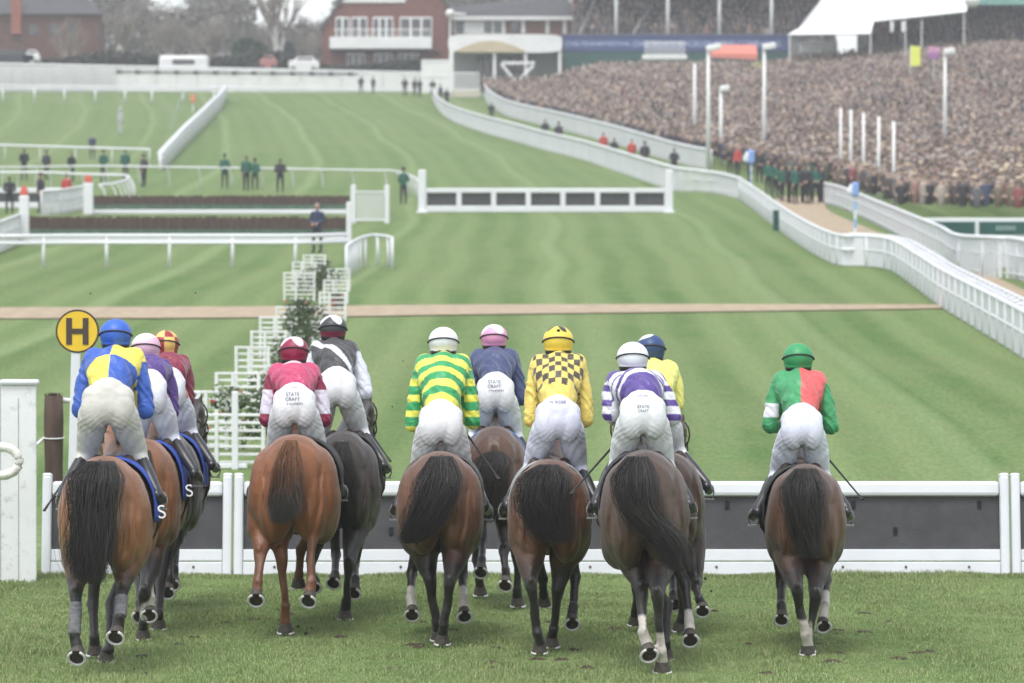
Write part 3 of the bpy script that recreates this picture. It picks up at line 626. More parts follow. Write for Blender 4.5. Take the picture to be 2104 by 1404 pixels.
H.append(dict(cx=1130, top=945, Y0=35.3, w=174, coat=BAYR, cname='check', cloth=(.3,.32,.33), flare=.07, letters=('S', (1,)), yaw=.1,
  label='bay horse with a fanned black tail under the jockey in yellow and black checks', tail=[(1128,955,40),(1118,985,90),(1112,1030,108),(1122,1070,112),(1135,1112,80)],
  legs=[('H',-1,(1092,1205),(1104,1300),(1109,1334),False,0),('H',1,(1147,1210),(1138,1292),(1134,1322),False,0),('F',1,(1182,1185),(1178,1248),(1175,1276),True,0),('F',-1,(1115,1190),(1117,1222),(1118,1240),False,0)],
  J=dict(helm=(1147,707), waist=(1146,818), pw=118, k=1.0, el=((1093,862),(1204,862)), bcol=(.60,.61,.72), mud=.15, silk=silk_check, cap=cap_top((.74,.56,.08), (.05,.045,.04), .135, 4), text=[('N. RIDER', .034, 0, .13, 'dark')], badge=True,
    label='jockey in yellow silks with black checks and a yellow cap')))
H.append(dict(cx=1326, top=925, Y0=33.85, w=188, coat=BRN, cname='dark', cloth=(.04,.04,.05), flare=.02, yaw=-.1,
  label='big dark brown horse with its tail swung right and white hind socks', tail=[(1310,938,44),(1304,985,78),(1310,1035,72),(1338,1075,78),(1378,1112,80),(1400,1170,52)],
  legs=[('H',-1,(1318,1215),(1322,1300),(1331,1338),True,1),('H',1,(1350,1225),(1359,1338),(1361,1374),False,1),('F',-1,(1371,1245),(1368,1320),(1367,1347),False,0),('F',1,(1408,1200),(1416,1275),(1418,1308),True,.3)],
  whip=[(-1,1172,1016,.05)], whiplabel='long black whip held out to the left by the jockey in white and purple bands',
  J=dict(helm=(1300,741), waist=(1320,806), pw=120, k=1.04, el=((1255,850),(1384,858)), mud=.1, silk=silk_bands, cap=cap_plain((.70,.71,.75)), text=[('STATE', .034, 0, .05, 'dark'), ('CRAFT', .028, 0, .02, 'dark'), ('RACING', .022, 0, .14, 'dark')],
    label='jockey in white silks with purple bands and a white cap')))
H.append(dict(cx=1376, top=930, Y0=37.1, w=152, coat=BRN, cname='dark', cloth=(.04,.04,.05), flare=.02, yaw=.15,
  label='brown horse almost hidden behind the big dark one with white socks', tail=None,
  legs=[('H',1,(1430,1205),(1438,1232),(1444,1250),True,0),('H',1,(1404,1220),(1400,1270),(1397,1290),False,0),('H',-1,(1310,1210),(1306,1255),(1305,1278),False,0),('F',-1,(1384,1190),(1384,1222),(1385,1238),True,0)],
  J=dict(helm=(1337,722), waist=(1352,790), pw=84, k=.98, el=((1308,830),(1390,832)), mud=.2, silk=plain((.70,.68,.16)), cap=cap_top((.03,.06,.16), (.55,.58,.5), .12, 1),
    label='jockey in plain yellow silks with a navy cap, behind the purple banded jockey')))
H.append(dict(cx=1661, top=955, Y0=35.35, w=168, coat=DBAY, cname='green', cloth=(.03,.04,.035), flare=.02, yaw=.05,
  label='dark bay horse running alone on the right', tail=[(1655,963,44),(1652,1005,76),(1654,1050,72),(1660,1095,62),(1668,1142,34)],
  legs=[('F',-1,(1606,1200),(1606,1245),(1608,1268),True,0),('H',-1,(1638,1215),(1655,1305),(1660,1338),False,1),('H',1,(1676,1225),(1665,1300),(1661,1332),False,0),('F',1,(1698,1190),(1696,1245),(1691,1282),True,1.5)],
  whip=[(1,1773,1027,.0)], whiplabel='black whip slanting down right of the jockey in green and red',
  J=dict(helm=(1640,742), waist=(1646,832), pw=108, k=.95, el=((1583,874),(1708,876)), bcol=(.62,.64,.74), mud=.15, silk=silk_half, cap=cap_plain((.04,.27,.10)),
    label='jockey in half green half red silks with a green cap at far right')))
for sp in H: rider_frame(sp)
for sp in H: make_horse(sp); make_rider(sp)

# ---------------------------------------------------------------- ground and paths
def grass_mat():
    m, n, p = _pr('turf'); L = n.links.new
    tc = n.nodes.new('ShaderNodeTexCoord'); sep = n.nodes.new('ShaderNodeSeparateXYZ'); L(tc.outputs['Object'], sep.inputs[0])
    def math_(op, a, b=None, c=None):
        q = n.nodes.new('ShaderNodeMath'); q.operation = op
        for i, v in enumerate((a, b, c)):
            if v is None: continue
            if isinstance(v, (int, float)): q.inputs[i].default_value = v
            else: L(v, q.inputs[i])
        return q.outputs[0]
    def noise(sc, det=4, st=(1,1,1), rough=.5, dist=0):
        mp = n.nodes.new('ShaderNodeMapping'); mp.inputs['Scale'].default_value = st; L(tc.outputs['Object'], mp.inputs[0])
        q = n.nodes.new('ShaderNodeTexNoise'); q.inputs['Scale'].default_value = sc; q.inputs['Detail'].default_value = det; q.inputs['Roughness'].default_value = rough; q.inputs['Distortion'].default_value = dist
        L(mp.outputs[0], q.inputs['Vector']); return q.outputs['Fac']
    def ramp(v, a, b, lo=0, hi=1):
        q = n.nodes.new('ShaderNodeMapRange'); q.inputs['From Min'].default_value = a; q.inputs['From Max'].default_value = b; q.inputs['To Min'].default_value = lo; q.inputs['To Max'].default_value = hi; L(v, q.inputs['Value']); return q.outputs[0]
    def mix(f, a, b, bt='MIX'):
        q = n.nodes.new('ShaderNodeMix'); q.data_type = 'RGBA'; q.blend_type = bt
        for k, v in (('Factor', f), ('A', a), ('B', b)):
            if isinstance(v, (int, float)): q.inputs[k].default_value = v
            elif isinstance(v, tuple): q.inputs[k].default_value = (*v, 1)
            else: L(v, q.inputs[k])
        return q.outputs['Result']
    # mowing bands: they swing with the course, so the band coordinate bends with Y
    Y = sep.outputs['Y']; X = sep.outputs['X']
    bend = math_('MULTIPLY', math_('POWER', math_('MAXIMUM', math_('SUBTRACT', Y, 150.0), 0.0), 2.0), 2.2e-4)
    wob = math_('MULTIPLY', noise(.03, 1), 1.6)
    u = math_('ADD', math_('ADD', math_('SUBTRACT', X, math_('MULTIPLY', Y, .01)), bend), wob)
    band = math_('MULTIPLY', math_('ADD', ramp(math_('SINE', math_('MULTIPLY', u, 4.3)), -.6, .6), ramp(math_('SINE', math_('MULTIPLY', u, 1.4)), -.6, .6)), .5)
    fade = ramp(Y, 90.0, 260.0, 1.0, .4); band = math_('ADD', math_('MULTIPLY', math_('SUBTRACT', band, .5), fade), .5)
    c = mix(band, (.064,.132,.028), (.142,.208,.072))
    n1 = ramp(noise(.22, 5, (1,.35,1)), .35, .65); c = mix(math_('MULTIPLY', n1, .45), c, (.155,.195,.08))
    # pale wheel and roller lines
    u2 = math_('ADD', math_('MULTIPLY', u, 1.15), math_('MULTIPLY', noise(.012, 1), 1.5))
    ln = ramp(math_('SINE', math_('MULTIPLY', u2, .9)), .93, 1.0); c = mix(math_('MULTIPLY', ln, .5), c, (.20,.27,.12))
    n2 = ramp(noise(1.6, 6, (1,.3,1), .65), .4, .72); c = mix(math_('MULTIPLY', n2, .40), c, (.17,.19,.075))
    n3 = ramp(noise(14, 6, (1,.35,1), .7), .3, .7, .62, 1.4); c = mix(1.0, c, n3, 'MULTIPLY')
    n4 = ramp(noise(.7, 5, (1,.5,1), .7), .62, .8); c = mix(math_('MULTIPLY', n4, .35), c, (.16,.13,.07))
    L(c, p.inputs['Base Color']); p.inputs['Roughness'].default_value = .85; p.inputs['Specular IOR Level'].default_value = .15
    b = n.nodes.new('ShaderNodeBump'); b.inputs['Strength'].default_value = .6; b.inputs['Distance'].default_value = .03; L(noise(30, 5, (1,.5,1)), b.inputs['Height']); L(b.outputs[0], p.inputs['Normal'])
    return m
TURF = grass_mat()
ys = np.concatenate([np.arange(-10, 42, 4.0), np.arange(42, 70, .5), np.arange(70, 300, 1.5), np.arange(300, 470, 2), np.array([480,500,540,600,700,850,1100,1500,2000,2800])])
xs = np.concatenate([[-1200,-700,-400,-200,-140], np.arange(-100, 101, 2.5), [140,200,400,700,1200]])
Xg, Yg = np.meshgrid(xs, ys); Zg = gz(Xg, Yg)
me = bpy.data.meshes.new('ground'); nx = len(xs)
me.from_pydata(np.stack([Xg.ravel(), Yg.ravel(), Zg.ravel()], 1).tolist(), [], [(i*nx+j, i*nx+j+1, (i+1)*nx+j+1, (i+1)*nx+j) for i in range(len(ys)-1) for j in range(nx-1)])
me.polygons.foreach_set('use_smooth', [True]*len(me.polygons)); tag(obj('ground', me, TURF), None, None, kind='structure')
SAND = mat('sand_path', (.34,.27,.185), .95, .2, 3, .4, 25, dirt=(.25,.22,.13), dscale=.7, damt=.35)
def ribbon(name, left, right, lift=.03, m=SAND, n=60):      # left/right: lists of ground points (Vector); a strip laid on the ground
    A = bez([tuple(p) for p in left], np.linspace(0, 1, n)); B = bez([tuple(p) for p in right], np.linspace(0, 1, n)); vs = []; fs = []
    kk = 9
    for a, b in zip(A, B):
        for t in np.linspace(0, 1, kk): x, y = a[0]*(1-t)+b[0]*t, a[1]*(1-t)+b[1]*t; vs.append((x, y, float(gz(x, y)) + lift))
    for i in range(n-1):
        for j in range(kk-1): fs.append((i*kk+j, i*kk+j+1, (i+1)*kk+j+1, (i+1)*kk+j))
    mb = MB(); mb.add(vs, fs); o = obj(name, mb, m, smooth=True); tag(o, None, None, kind='structure'); return o
ribbon('sand_crossing', [G(-60,634), G(500,632), G(1000,628), G(1500,627), G(1934,628)], [G(-60,657), G(500,655), G(1000,648), G(1500,642), G(1934,636)], .03)
ribbon('horse_walk', [G(1600,405), G(1590,428), G(1660,470), G(1750,498), G(1850,500), G(1960,545), G(2200,700)], [G(1700,405), G(1700,432), G(1770,465), G(1870,505), G(1960,548), G(2060,578), G(2300,690)], .03)

# near turf: real blades, shorter where the hooves land
_r = np.random.default_rng(3); DIV = [(_r.uniform(-3.6, 3.6), _r.uniform(32.6, 40), _r.uniform(.04, .11)) for _ in range(46)]
def blades(name, x0, x1, y0, y1, n, hmin, hmax, seed):
    r = np.random.default_rng(seed); y = r.uniform(y0, y1, n); half = 1.06*CX*y/F
    x = r.uniform(-7.5, 7.5, n)
    clump = .75 + .5*np.sin(x*3.1 + np.sin(y*2.3)*2)*np.sin(y*2.7+np.sin(x*1.7)*2)
    h = r.uniform(hmin, hmax, n)*clump*np.clip((7.5-np.abs(x))/2.2, .02, 1)*np.clip((y-28)/3, .02, 1); a = r.uniform(0, 6.283, n); wdt = r.uniform(.0025, .0055, n); ln = r.normal(0, .35, (n, 2))*h[:, None]
    if name == 'grass':
        k0 = np.ones(n, bool)
        for (a_, b_, c_) in DIV: k0 &= np.hypot((x-a_)*1.0, (y-b_)*.8) > c_*r.uniform(.6, 1.0, n)
        x, y, h, a, wdt, ln = x[k0], y[k0], h[k0], a[k0], wdt[k0], ln[k0]; n = len(x)
    z = gz(x, y); dx, dy = np.cos(a)*wdt, np.sin(a)*wdt
    V = np.stack([np.stack([x-dx, y-dy, z-.01], 1), np.stack([x+dx, y+dy, z-.01], 1), np.stack([x+dx*.6+ln[:,0]*.45, y+dy*.6+ln[:,1]*.45, z+h*.6], 1), np.stack([x-dx*.6+ln[:,0]*.45, y-dy*.6+ln[:,1]*.45, z+h*.6], 1), np.stack([x+ln[:,0], y+ln[:,1], z+h], 1)], 1).reshape(-1, 3)
    i = np.arange(n)*5; me = bpy.data.meshes.new(name); me.vertices.add(n*5); me.vertices.foreach_set('co', V.astype(np.float32).ravel())
    loops = np.stack([i, i+1, i+2, i+3, i+3, i+2, i+4], 1).ravel(); me.loops.add(n*7); me.loops.foreach_set('vertex_index', loops.astype(np.int32))
    st = np.stack([np.arange(n)*7, np.arange(n)*7+4], 1).ravel(); me.polygons.add(n*2); me.polygons.foreach_set('loop_start', st.astype(np.int32)); me.update(calc_edges=True)
    base = np.array([(.21,.285,.11),(.25,.315,.13),(.285,.315,.155),(.36,.345,.21),(.17,.24,.09)]); k = r.choice(5, n, p=[.36,.3,.16,.06,.12])
    patch = np.clip(.5 + .5*np.sin(x*1.3+1)*np.sin(y*.9+x*.4), 0, 1); col = base[k]*(1 + .25*(patch-.5))[:, None]*r.uniform(.8, 1.2, n)[:, None]
    setcol(me, np.repeat(col, 5, 0)); o = obj(name, me, BLADE); return tag(o, None, None, kind='stuff')
BLADE = vmat('grass_blade', .7, .05, 2, spec=.15)
g = blades('grass', None, None, 28.0, 44.15, 620000, .015, .04, 1); tag(g, 'short trodden turf in front of the hurdle', 'grass')
g = blades('grass_edge', None, None, 43.5, 44.05, 34000, .03, .075, 2); tag(g, 'longer grass along the foot of the white hurdle', 'grass')

for a_, b_, c_ in DIV:                                              # earth showing where hooves have cut the turf
    b = MB(); nn = 9; ring_ = [(c_*random.uniform(.6,1.1)*math.cos(6.283*j/nn), c_*1.2*random.uniform(.6,1.1)*math.sin(6.283*j/nn), -.002) for j in range(nn)]
    b.add(ring_ + [(x*.55, y*.55, random.uniform(.004,.02)) for x, y, z in ring_] + [(0,0,.012)], [(j, (j+1)%nn, nn+(j+1)%nn, nn+j) for j in range(nn)] + [(nn+j, nn+(j+1)%nn, 2*nn) for j in range(nn)])
    o = obj('divot', b, mat('cut_earth', (.06,.046,.028), .95, .35, 30, .8, 50)); o.location = (a_, b_, .003); tag(o, 'small cut of bare earth in the turf among the hooves', 'divot', 'hoof cuts in the near turf')
# ---------------------------------------------------------------- the near hurdle: three sections
SC_ = F/44.0
def xa(px, Y=44.0): return (px - CX)*Y/F
def hurdle(x0, x1, label, tiltz=0):
    t = thing('hurdle', label, 'hurdle', ((x0+x1)/2, 44.0, 0), 0, 'sections of the near hurdle'); w = x1 - x0; h = .96; ti = R(-9)
    def at(z, off=0): return (0, z*math.tan(R(9)) + off, z)
    inner = w - .20
    b = MB(); b.rbox(at(h-.075), (inner, .11, .155), .035, rx=ti); obj('top_bar', b, WHITE, t, smooth=False)
    b = MB(); b.rbox(at(.555, .03), (inner, .05, .60), .01, rx=ti); obj('brush_panel', b, DKPAD, t)
    b = MB(); b.rbox(at(.205, -.005), (inner, .06, .12), .008, rx=ti); obj('lower_board', b, WHITE, t)
    b = MB(); b.rbox(at(.05, -.01), (inner, .07, .17), .008, rx=ti); obj('foot_board', b, WHITE, t)
    for s_ in (-1, 1):
        b = MB(); b.rbox((s_*(w/2 - .05), .075 if h else 0, .50), (.096, .13, 1.06), .03, rx=ti); b.rbox((s_*(w/2-.05), .165, 1.02), (.098,.13,.05), .022, rx=ti); obj('post', b, WHITE, t)
    k = max(2, int(w/.62))
    for i in range(k):
        x = -inner/2 + inner*(i+.5)/k
        b = MB(); b.box((x + (.12 if i % 2 else -.1), .555*0 + (.72 if i % 2 else .45)*math.tan(R(9)) + .001, .72 if i % 2 else .45), (.045, .012, .085), rx=ti); obj('slot', b, mat('slot_dark', (.012,.012,.013), .9), t)
        b = MB(); b.ell((x, .05*.16-.048, .09), (.014,.008,.014), 8, 6); obj('bolt', b, mat('rusty_bolt', (.12,.08,.06), .6), t)
    return t
hurdle(xa(84), xa(476), 'short left section of the near white hurdle, behind the leftmost horses')
hurdle(xa(479), xa(2076), 'long middle section of the near white hurdle with a dark panel')
hurdle(xa(2079), xa(2500), 'right hand section of the near white hurdle, cut off by the frame edge')
# big white wing at far left, with the bound white hoop in front of it
t = thing('hurdle_wing', 'tall chipped white board standing at the left end of the near hurdle', 'hurdle wing', (xa(38, 43.0), 43.0, 0))
b = MB(); b.rbox((.0,0,.98), (.36,.05,2.02), .012); obj('board', b, mat('chipped_white', (.70,.71,.71), .55, .06, 2, .15, 25, dirt=(.22,.22,.18), dscale=9, damt=.6), t)
b = MB(); b.rbox((0.01,-.01,2.015), (.40,.10,.06), .025); obj('cap_rail', b, WHITE, t)
b = MB(); b.rbox((-.26,.0,.95), (.16,.09,2.1), .03); obj('post', b, WHITE, t)
b = MB(); b.box((.0,-.028,.93), (.006,.004,1.85)); obj('joint', b, mat('joint_grey', (.3,.3,.28), .8), t)
b = MB(); pts = [(.0 + .175*math.cos(a), -.0, .14*math.sin(a)) for a in np.linspace(R(-165), R(165), 26)]
b.tube(pts, [.045 + .006*(i % 2) for i in range(26)], 10); o = obj('tied_hoop', b, mat('bound_white', (.72,.71,.66), .7, .12, 12, .5, 40), None, smooth=True); o.location = P(2, 948, 41.8); tag(o, 'white bound hoop hanging in front of the left wing board', 'hoop')
b = MB(); 
for i in range(5): b.tube([(.14*math.cos(i*1.3), -.02, 0), (.14*math.cos(i*1.3)+.03, .0, -.02-.01*i)], .004, 4)
t = thing('brush_post', 'brown bundled brush post with a pale tie, left of the H marker', 'post', (xa(110, 50), 50.0, float(gz(0, 50))))
BIRCH = mat('birch_brown', (.075,.05,.04), .95, .35, 10, .9, 50, stretch=(1,1,.15))
b = MB(); rr = [.108,.115,.112,.106,.112,.116,.105]; b.tube([(0,0,z) for z in np.linspace(0, 1.62, 7)], rr, 18); obj('bundle', b, BIRCH, t, smooth=True)
b = MB(); 
for i in range(160):
    a, q = random.uniform(0, 6.28), random.uniform(0, .1); b.tube([(q*math.cos(a), q*math.sin(a), 1.60), (q*1.1*math.cos(a), q*1.1*math.sin(a), 1.63+random.uniform(0,.03))], .003, 3)
obj('twig_tops', b, BIRCH, t)
b = MB(); b.tube([(.119*math.cos(a), .119*math.sin(a), 1.13 + .01*math.sin(a)) for a in np.linspace(0, 6.283, 20)], .008, 6); obj('tie', b, WPLAST, t)
b = MB(); b.tube([(-.1,0,1.13),(-.2,0,1.05),(-.3,-.1,.95)], .02, 8); b.tube([(.1,.03,1.57),(.35,.05,1.55)], .03, 8); obj('rail_stub', b, WHITE, t, smooth=True)
# H marker
t = thing('hurdle_marker', 'round yellow sign with a black H on a white post', 'sign', (xa(150, 45.4), 45.4, float(gz(0, 45.4))))
zc = CH + (HZ - 681)*45.4/F - t.location.z; xo = xa(159, 45.4) - t.location.x
b = MB(); b.rbox((-.0, .03, (zc-.1)/2), (.10, .05, zc-.1), .012, ry=R(1.5)); obj('post', b, WHITE, t)
def disc(r0, r1, y0, y1, n=48):
    m_ = MB(); vs = []
    for y in (y0, y1):
        for j in range(n): a = 2*math.pi*j/n; vs.append((r1*math.cos(a), y, r1*math.sin(a)))
    m_.add(vs, [(j, (j+1)%n, n+(j+1)%n, n+j) for j in range(n)] + [tuple(range(n)), tuple(range(2*n-1, n-1, -1))]); return m_
b = disc(0, .232, -.0, .02); o = obj('disc_rim', b, mat('sign_brown', (.06,.04,.03), .6), t); o.location = (xo, 0, zc)
b = disc(0, .212, -.006, -.0006); o = obj('disc_face', b, mat('sign_yellow', (.70,.46,.03), .5, .06, 6), t); o.location = (xo, 0, zc)
b = MB(); 
for s_ in (-1, 1): b.box((s_*.088, -.010, 0), (.062, .006, .285))
b.box((0, -.010, 0), (.115, .006, .058)); o = obj('letter', b, MATS['sign_brown'], t); o.location = (xo, 0, zc)

# ---------------------------------------------------------------- slatted wing with shrubs and flowers
LEAF = vmat('leaf', .6, .2, 30, spec=.3)
def shrub(x, y, w, h, label, flowers=0, n=520, dens=None, group='shrubs in the slatted wing'):
    z = float(gz(x, y)); t = thing('shrub', label, 'shrub', (x, y, z), 0, group)
    b = MB()
    for i in range(6): a = random.uniform(0, 6.28); b.tube([(0,0,0), (.1*w*math.cos(a), .1*w*math.sin(a), h*.4), (.3*w*math.cos(a), .3*w*math.sin(a), h*.8)], [.012,.009,.005], 5)
    obj('stem', b, BIRCH, t)
    b = MB(); lobes = [(random.uniform(-.3,.3)*w, random.uniform(-.3,.3)*w, random.uniform(.3,.8)*h, random.uniform(.2,.36)) for _ in range(6)]
    for i in range(n):
        lx, ly, lz, lr = random.choice(lobes); d = Vector((random.gauss(0,1), random.gauss(0,1), random.gauss(0,1))).normalized()*lr*random.uniform(.5,1.05)
        c = Vector((lx + d.x*w, ly + d.y*w, max(.03, lz + d.z*h))); s_ = random.uniform(.02,.045)*(1 + w*.3); E = Euler((random.uniform(0,6),random.uniform(0,6),random.uniform(0,6))).to_matrix()
        g_ = random.choice([(.035,.06,.025),(.05,.085,.03),(.025,.045,.022),(.08,.11,.045)]); b.add([c + E @ Vector(q)*s_ for q in ((-.5,0,0),(0,-1,0),(.5,0,.1),(0,1,0))], [(0,1,2,3)], g_)
    obj('foliage', b, LEAF, t, vcol=True)
    if flowers:
        b = MB()
        for i in range(flowers):
            c = Vector((random.uniform(-.45,.45)*w, random.uniform(-.55,-.2)*w, random.uniform(.3,.9)*h)); col = random.choice([(.55,.12,.04),(.5,.05,.05),(.6,.3,.25)])
            for k_ in range(7): E = Euler((random.uniform(0,6),random.uniform(0,6),0)).to_matrix(); b.add([c + E @ Vector(q)*.045 for q in ((-.6,0,0),(0,-1,.2),(.6,0,0),(0,1,.2))], [(0,1,2,3)], col)
        obj('flowers', b, CLOTHM, t, vcol=True)
    return t
SLAT = mat('slat_white', (.66,.67,.66), .6, .08, 3, dirt=(.35,.37,.3), dscale=5, damt=.5)
def slat_panel(px0, px1, pyt, pyb, label):
    g_ = G((px0+px1)/2, pyb); Y = g_.y; w = (px1-px0)*Y/F; h = (pyb-pyt)*Y/F; t = thing('slatted_panel', label, 'fence panel', tuple(g_), 0, 'slatted panels of the wing')
    b = MB(); n = max(4, int(h/.105))
    for i in range(n): b.rbox((0, 0, .08 + (h-.1)*i/(n-1)), (w, .03, .042), .008, rx=random.uniform(-.1,.1))
    obj('slats', b, SLAT, t)
    for x in (-w/2+.03, -w*.1, w/2-.03): b = MB(); b.rbox((x, -.035, h/2), (.055, .035, h), .01); obj('upright', b, SLAT, t)
nth = ['nearest', 'second', 'third', 'fourth', 'fifth', 'sixth', 'seventh', 'eighth', 'ninth', 'tenth']
pan = [(378,545,850,962),(392,470,803,925),(441,535,765,890),(482,555,712,830),(514,590,680,785),(532,612,651,735),(566,650,630,700),(582,648,560,620),(600,650,538,598),(622,670,524,585)]
for i, a in enumerate(pan): slat_panel(*a, 'white slatted panel, %s from the near end of the stepped wing' % nth[i])
pan2 = [(640,690,660,720),(655,712,600,660),(664,716,575,625),(672,720,552,600)]
for i, a in enumerate(pan2): slat_panel(*a, 'narrow white slatted panel on the right of the shrubs, %s from the near end' % nth[i])
sh = [(500,925,1.3,1.1,6,'by the two nearest slatted panels'),(540,885,1.2,1.1,6,'with orange flowers by the second slatted panel'),(575,840,1.2,1.2,0,'beside the third slatted panel'),(600,790,1.2,1.25,0,'beside the fourth slatted panel'),(622,748,1.3,1.2,0,'behind the maroon capped jockey'),(640,705,1.3,1.2,3,'just before the sand crossing'),(612,664,.8,.7,5,'with red flowers right at the sand crossing'),(650,618,1.5,1.2,0,'rounded, just beyond the sand crossing'),(660,596,1.4,1.0,0,'second beyond the sand crossing'),(668,572,.9,.8,0,'close to the rail corner'),(690,640,.5,.6,6,'with pink flowers by the white narrow panels')]
for px, py, w_, h_, fl, lab in sh: g_ = G(px, py); shrub(g_.x, g_.y, w_*.88, h_*.92, 'dark green shrub ' + lab, fl)
for px, py in ((345,948),(345,905)): pass
t = thing('wing_post_frame', 'white two-post frame at the near end of the slatted wing', 'post frame', tuple(G(345+10, 965)))
for dx in (-.05, .25, .78): b = MB(); b.rbox((dx + .1, 0, .55), (.09,.06,1.12), .015); obj('post', b, WHITE, t)
b = MB(); b.rbox((.45, .02, .05), (1.2,.05,.07), .01); obj('bottom_rail', b, WHITE, t)

# ---------------------------------------------------------------- rails
RP = mat('rail_panel', (.62,.635,.66), .6, .07, .35, dirt=(.40,.42,.40), dscale=1.5, damt=.5)
def rail_obj(name, label, cat, pts, h, kind='post', group=None, post_gap=2.6, hs=None, mid=None, rr=.055, leg=.035, curved=False, panelh=None, m=WPLAST, endpost=None):
    """pts: ground points. kind post: top rail on curved legs; kind picket: top rail with pickets; kind mesh: top rail with a solid skirt"""
    A = bez([tuple(p) for p in pts], np.linspace(0, 1, 40*max(1, len(pts)-1))); H_ = np.interp(np.linspace(0,1,len(A)), np.linspace(0,1,len(hs)), hs) if hs else np.full(len(A), h)
    for a in A: a[2] = float(gz(a[0], a[1]))
    seg = np.linalg.norm(np.diff(A, axis=0), axis=1); S_ = np.concatenate([[0], np.cumsum(seg)]); Lt = S_[-1]
    def at(s_): return np.array([np.interp(s_, S_, A[:, k]) for k in range(3)]), float(np.interp(s_, S_, H_))
    mid_ = A[len(A)//2]; base = Vector(A[0]); t = thing(name, label, cat, tuple(base), 0, group); bo = np.array(base)
    b = MB(); b.tube([a - bo + np.array((0,0,hh)) for a, hh in zip(A[::4], H_[::4])] + [A[-1] - bo + np.array((0,0,H_[-1]))], rr, 8); obj('top_rail', b, m, t, smooth=True)
    if mid:
        b = MB(); b.tube([a - bo + np.array((0,0,hh*mid)) for a, hh in zip(A[::4], H_[::4])] + [A[-1] - bo + np.array((0,0,H_[-1]*mid))], rr*.9, 8); obj('lower_rail', b, m, t, smooth=True)
    np_ = min(100, max(2, int(Lt/post_gap)+1))
    me_c = {}
    for i in range(np_):
        p, hh = at(Lt*i/(np_-1)); p2, _ = at(min(Lt, Lt*i/(np_-1)+.3)); p1, _ = at(max(0, Lt*i/(np_-1)-.3)); ang = math.atan2(*(p2-p1)[1::-1])
        key = round(hh, 2)
        if key not in me_c:
            b = MB()
            if curved: b.tube([(0,.34,0),(0,.30,hh*.45),(0,.18,hh*.8),(0,.0,hh)], [leg*1.1,leg,leg,leg], 8)
            else: b.tube([(0,0,-.05),(0,0,hh)], leg, 8)
            me_c[key] = b.mesh('post', smooth=True); me_c[key].materials.append(m)
        o = bpy.data.objects.new('post', me_c[key]); COL.objects.link(o); o.parent = t; o.location = p - bo; o.rotation_euler = (0,0,ang)
    if kind in ('picket', 'mesh'):
        b = MB(); st = .27 if kind == 'picket' else .5; n = int(Lt/st)
        if kind == 'picket':
            for i in range(n):
                p, hh = at(i*st); q, _ = at(i*st + st*.55); p = p - bo; q = q - bo
                b.add([p+[0,0,.02], q+[0,0,.02], q+[0,0,hh-.04], p+[0,0,hh-.04]], [(0,1,2,3)])
            for zf in (.15, .6):
                for i in range(int(Lt/2)):
                    p, hh = at(i*2); q, hq = at(min(Lt, i*2+2)); b.tube([p-bo+[0,0,hh*zf], q-bo+[0,0,hq*zf]], .03, 5)
        else:
            for i in range(n):
                p, hh = at(i*st); q, hq = at(min(Lt, i*st+st)); p = p - bo; q = q - bo; b.add([p+[0,0,.03], q+[0,0,.03], q+[0,0,hq-.05], p+[0,0,hh-.05]], [(0,1,2,3)])
        o = obj('pickets' if kind == 'picket' else 'skirt_panel', b, m if kind == 'picket' else RP, t); s_ = o.modifiers.new('t', 'SOLIDIFY'); s_.thickness = .03
    return t
gp = lambda L_: [G(x, y) for x, y in L_]
# long right-hand running rail, near part solid with a braced double top, far part picketed
r1n = gp([(2260,842),(2104,737),(2010,678),(1930,628),(1880,590),(1830,557),(1775,548),(1720,545),(1660,515),(1600,472),(1560,440),(1520,410)])
rail_obj('running_rail', 'curving solid white running rail with a zigzag top on the right of the course', 'running rail', r1n, 1.0, 'mesh', hs=[.98,.98,1.0,1.0,1.0,1.05], post_gap=2.0, rr=.06, m=WPLAST, leg=.07, mid=.55)
# zigzag bracing on top of the near part
zz_ = thing('rail_bracing', 'zigzag white bracing lying along the top of the right running rail', 'bracing', tuple(r1n[1]))
A = bez([tuple(p) for p in r1n[:8]], np.linspace(0, 1, 64)); b = MB(); bo = np.array(r1n[1])
for i in range(63):
    for k in range(2):
        a0 = A[i] + (A[i+1]-A[i])*k/2; a1 = A[i] + (A[i+1]-A[i])*(k+1)/2; za = float(gz(a0[0], a0[1])) + 1.0; zb = float(gz(a1[0], a1[1])) + 1.0
        off = .38 if (i*2+k) % 2 else .06; of2 = .06 if off > .2 else .38
        b.tube([(a0[0]+off, a0[1]+off*.3, za+.05*off), (a1[0]+of2, a1[1]+of2*.3, zb+.05*of2)] - bo, .03, 5)
obj('braces', b, WPLAST, zz_); b = MB(); b.tube([(a[0]+.42, a[1]+.12, float(gz(a[0], a[1]))+1.04) for a in A] - bo, .04, 7); obj('back_rail', b, WPLAST, zz_, smooth=True)
r1f = gp([(1520,410),(1480,400),(1440,396),(1385,392),(1330,375),(1260,350),(1200,330),(1130,312),(1060,292),(1000,275),(950,258),(915,240),(898,222),(888,200)])
rail_obj('running_rail', 'white picketed running rail sweeping up to the far end of the course', 'running rail', r1f, 1.2, 'picket', hs=[1.05,1.1,1.25,1.25,1.25,1.3,1.3,1.2,.9], post_gap=3, rr=.09)
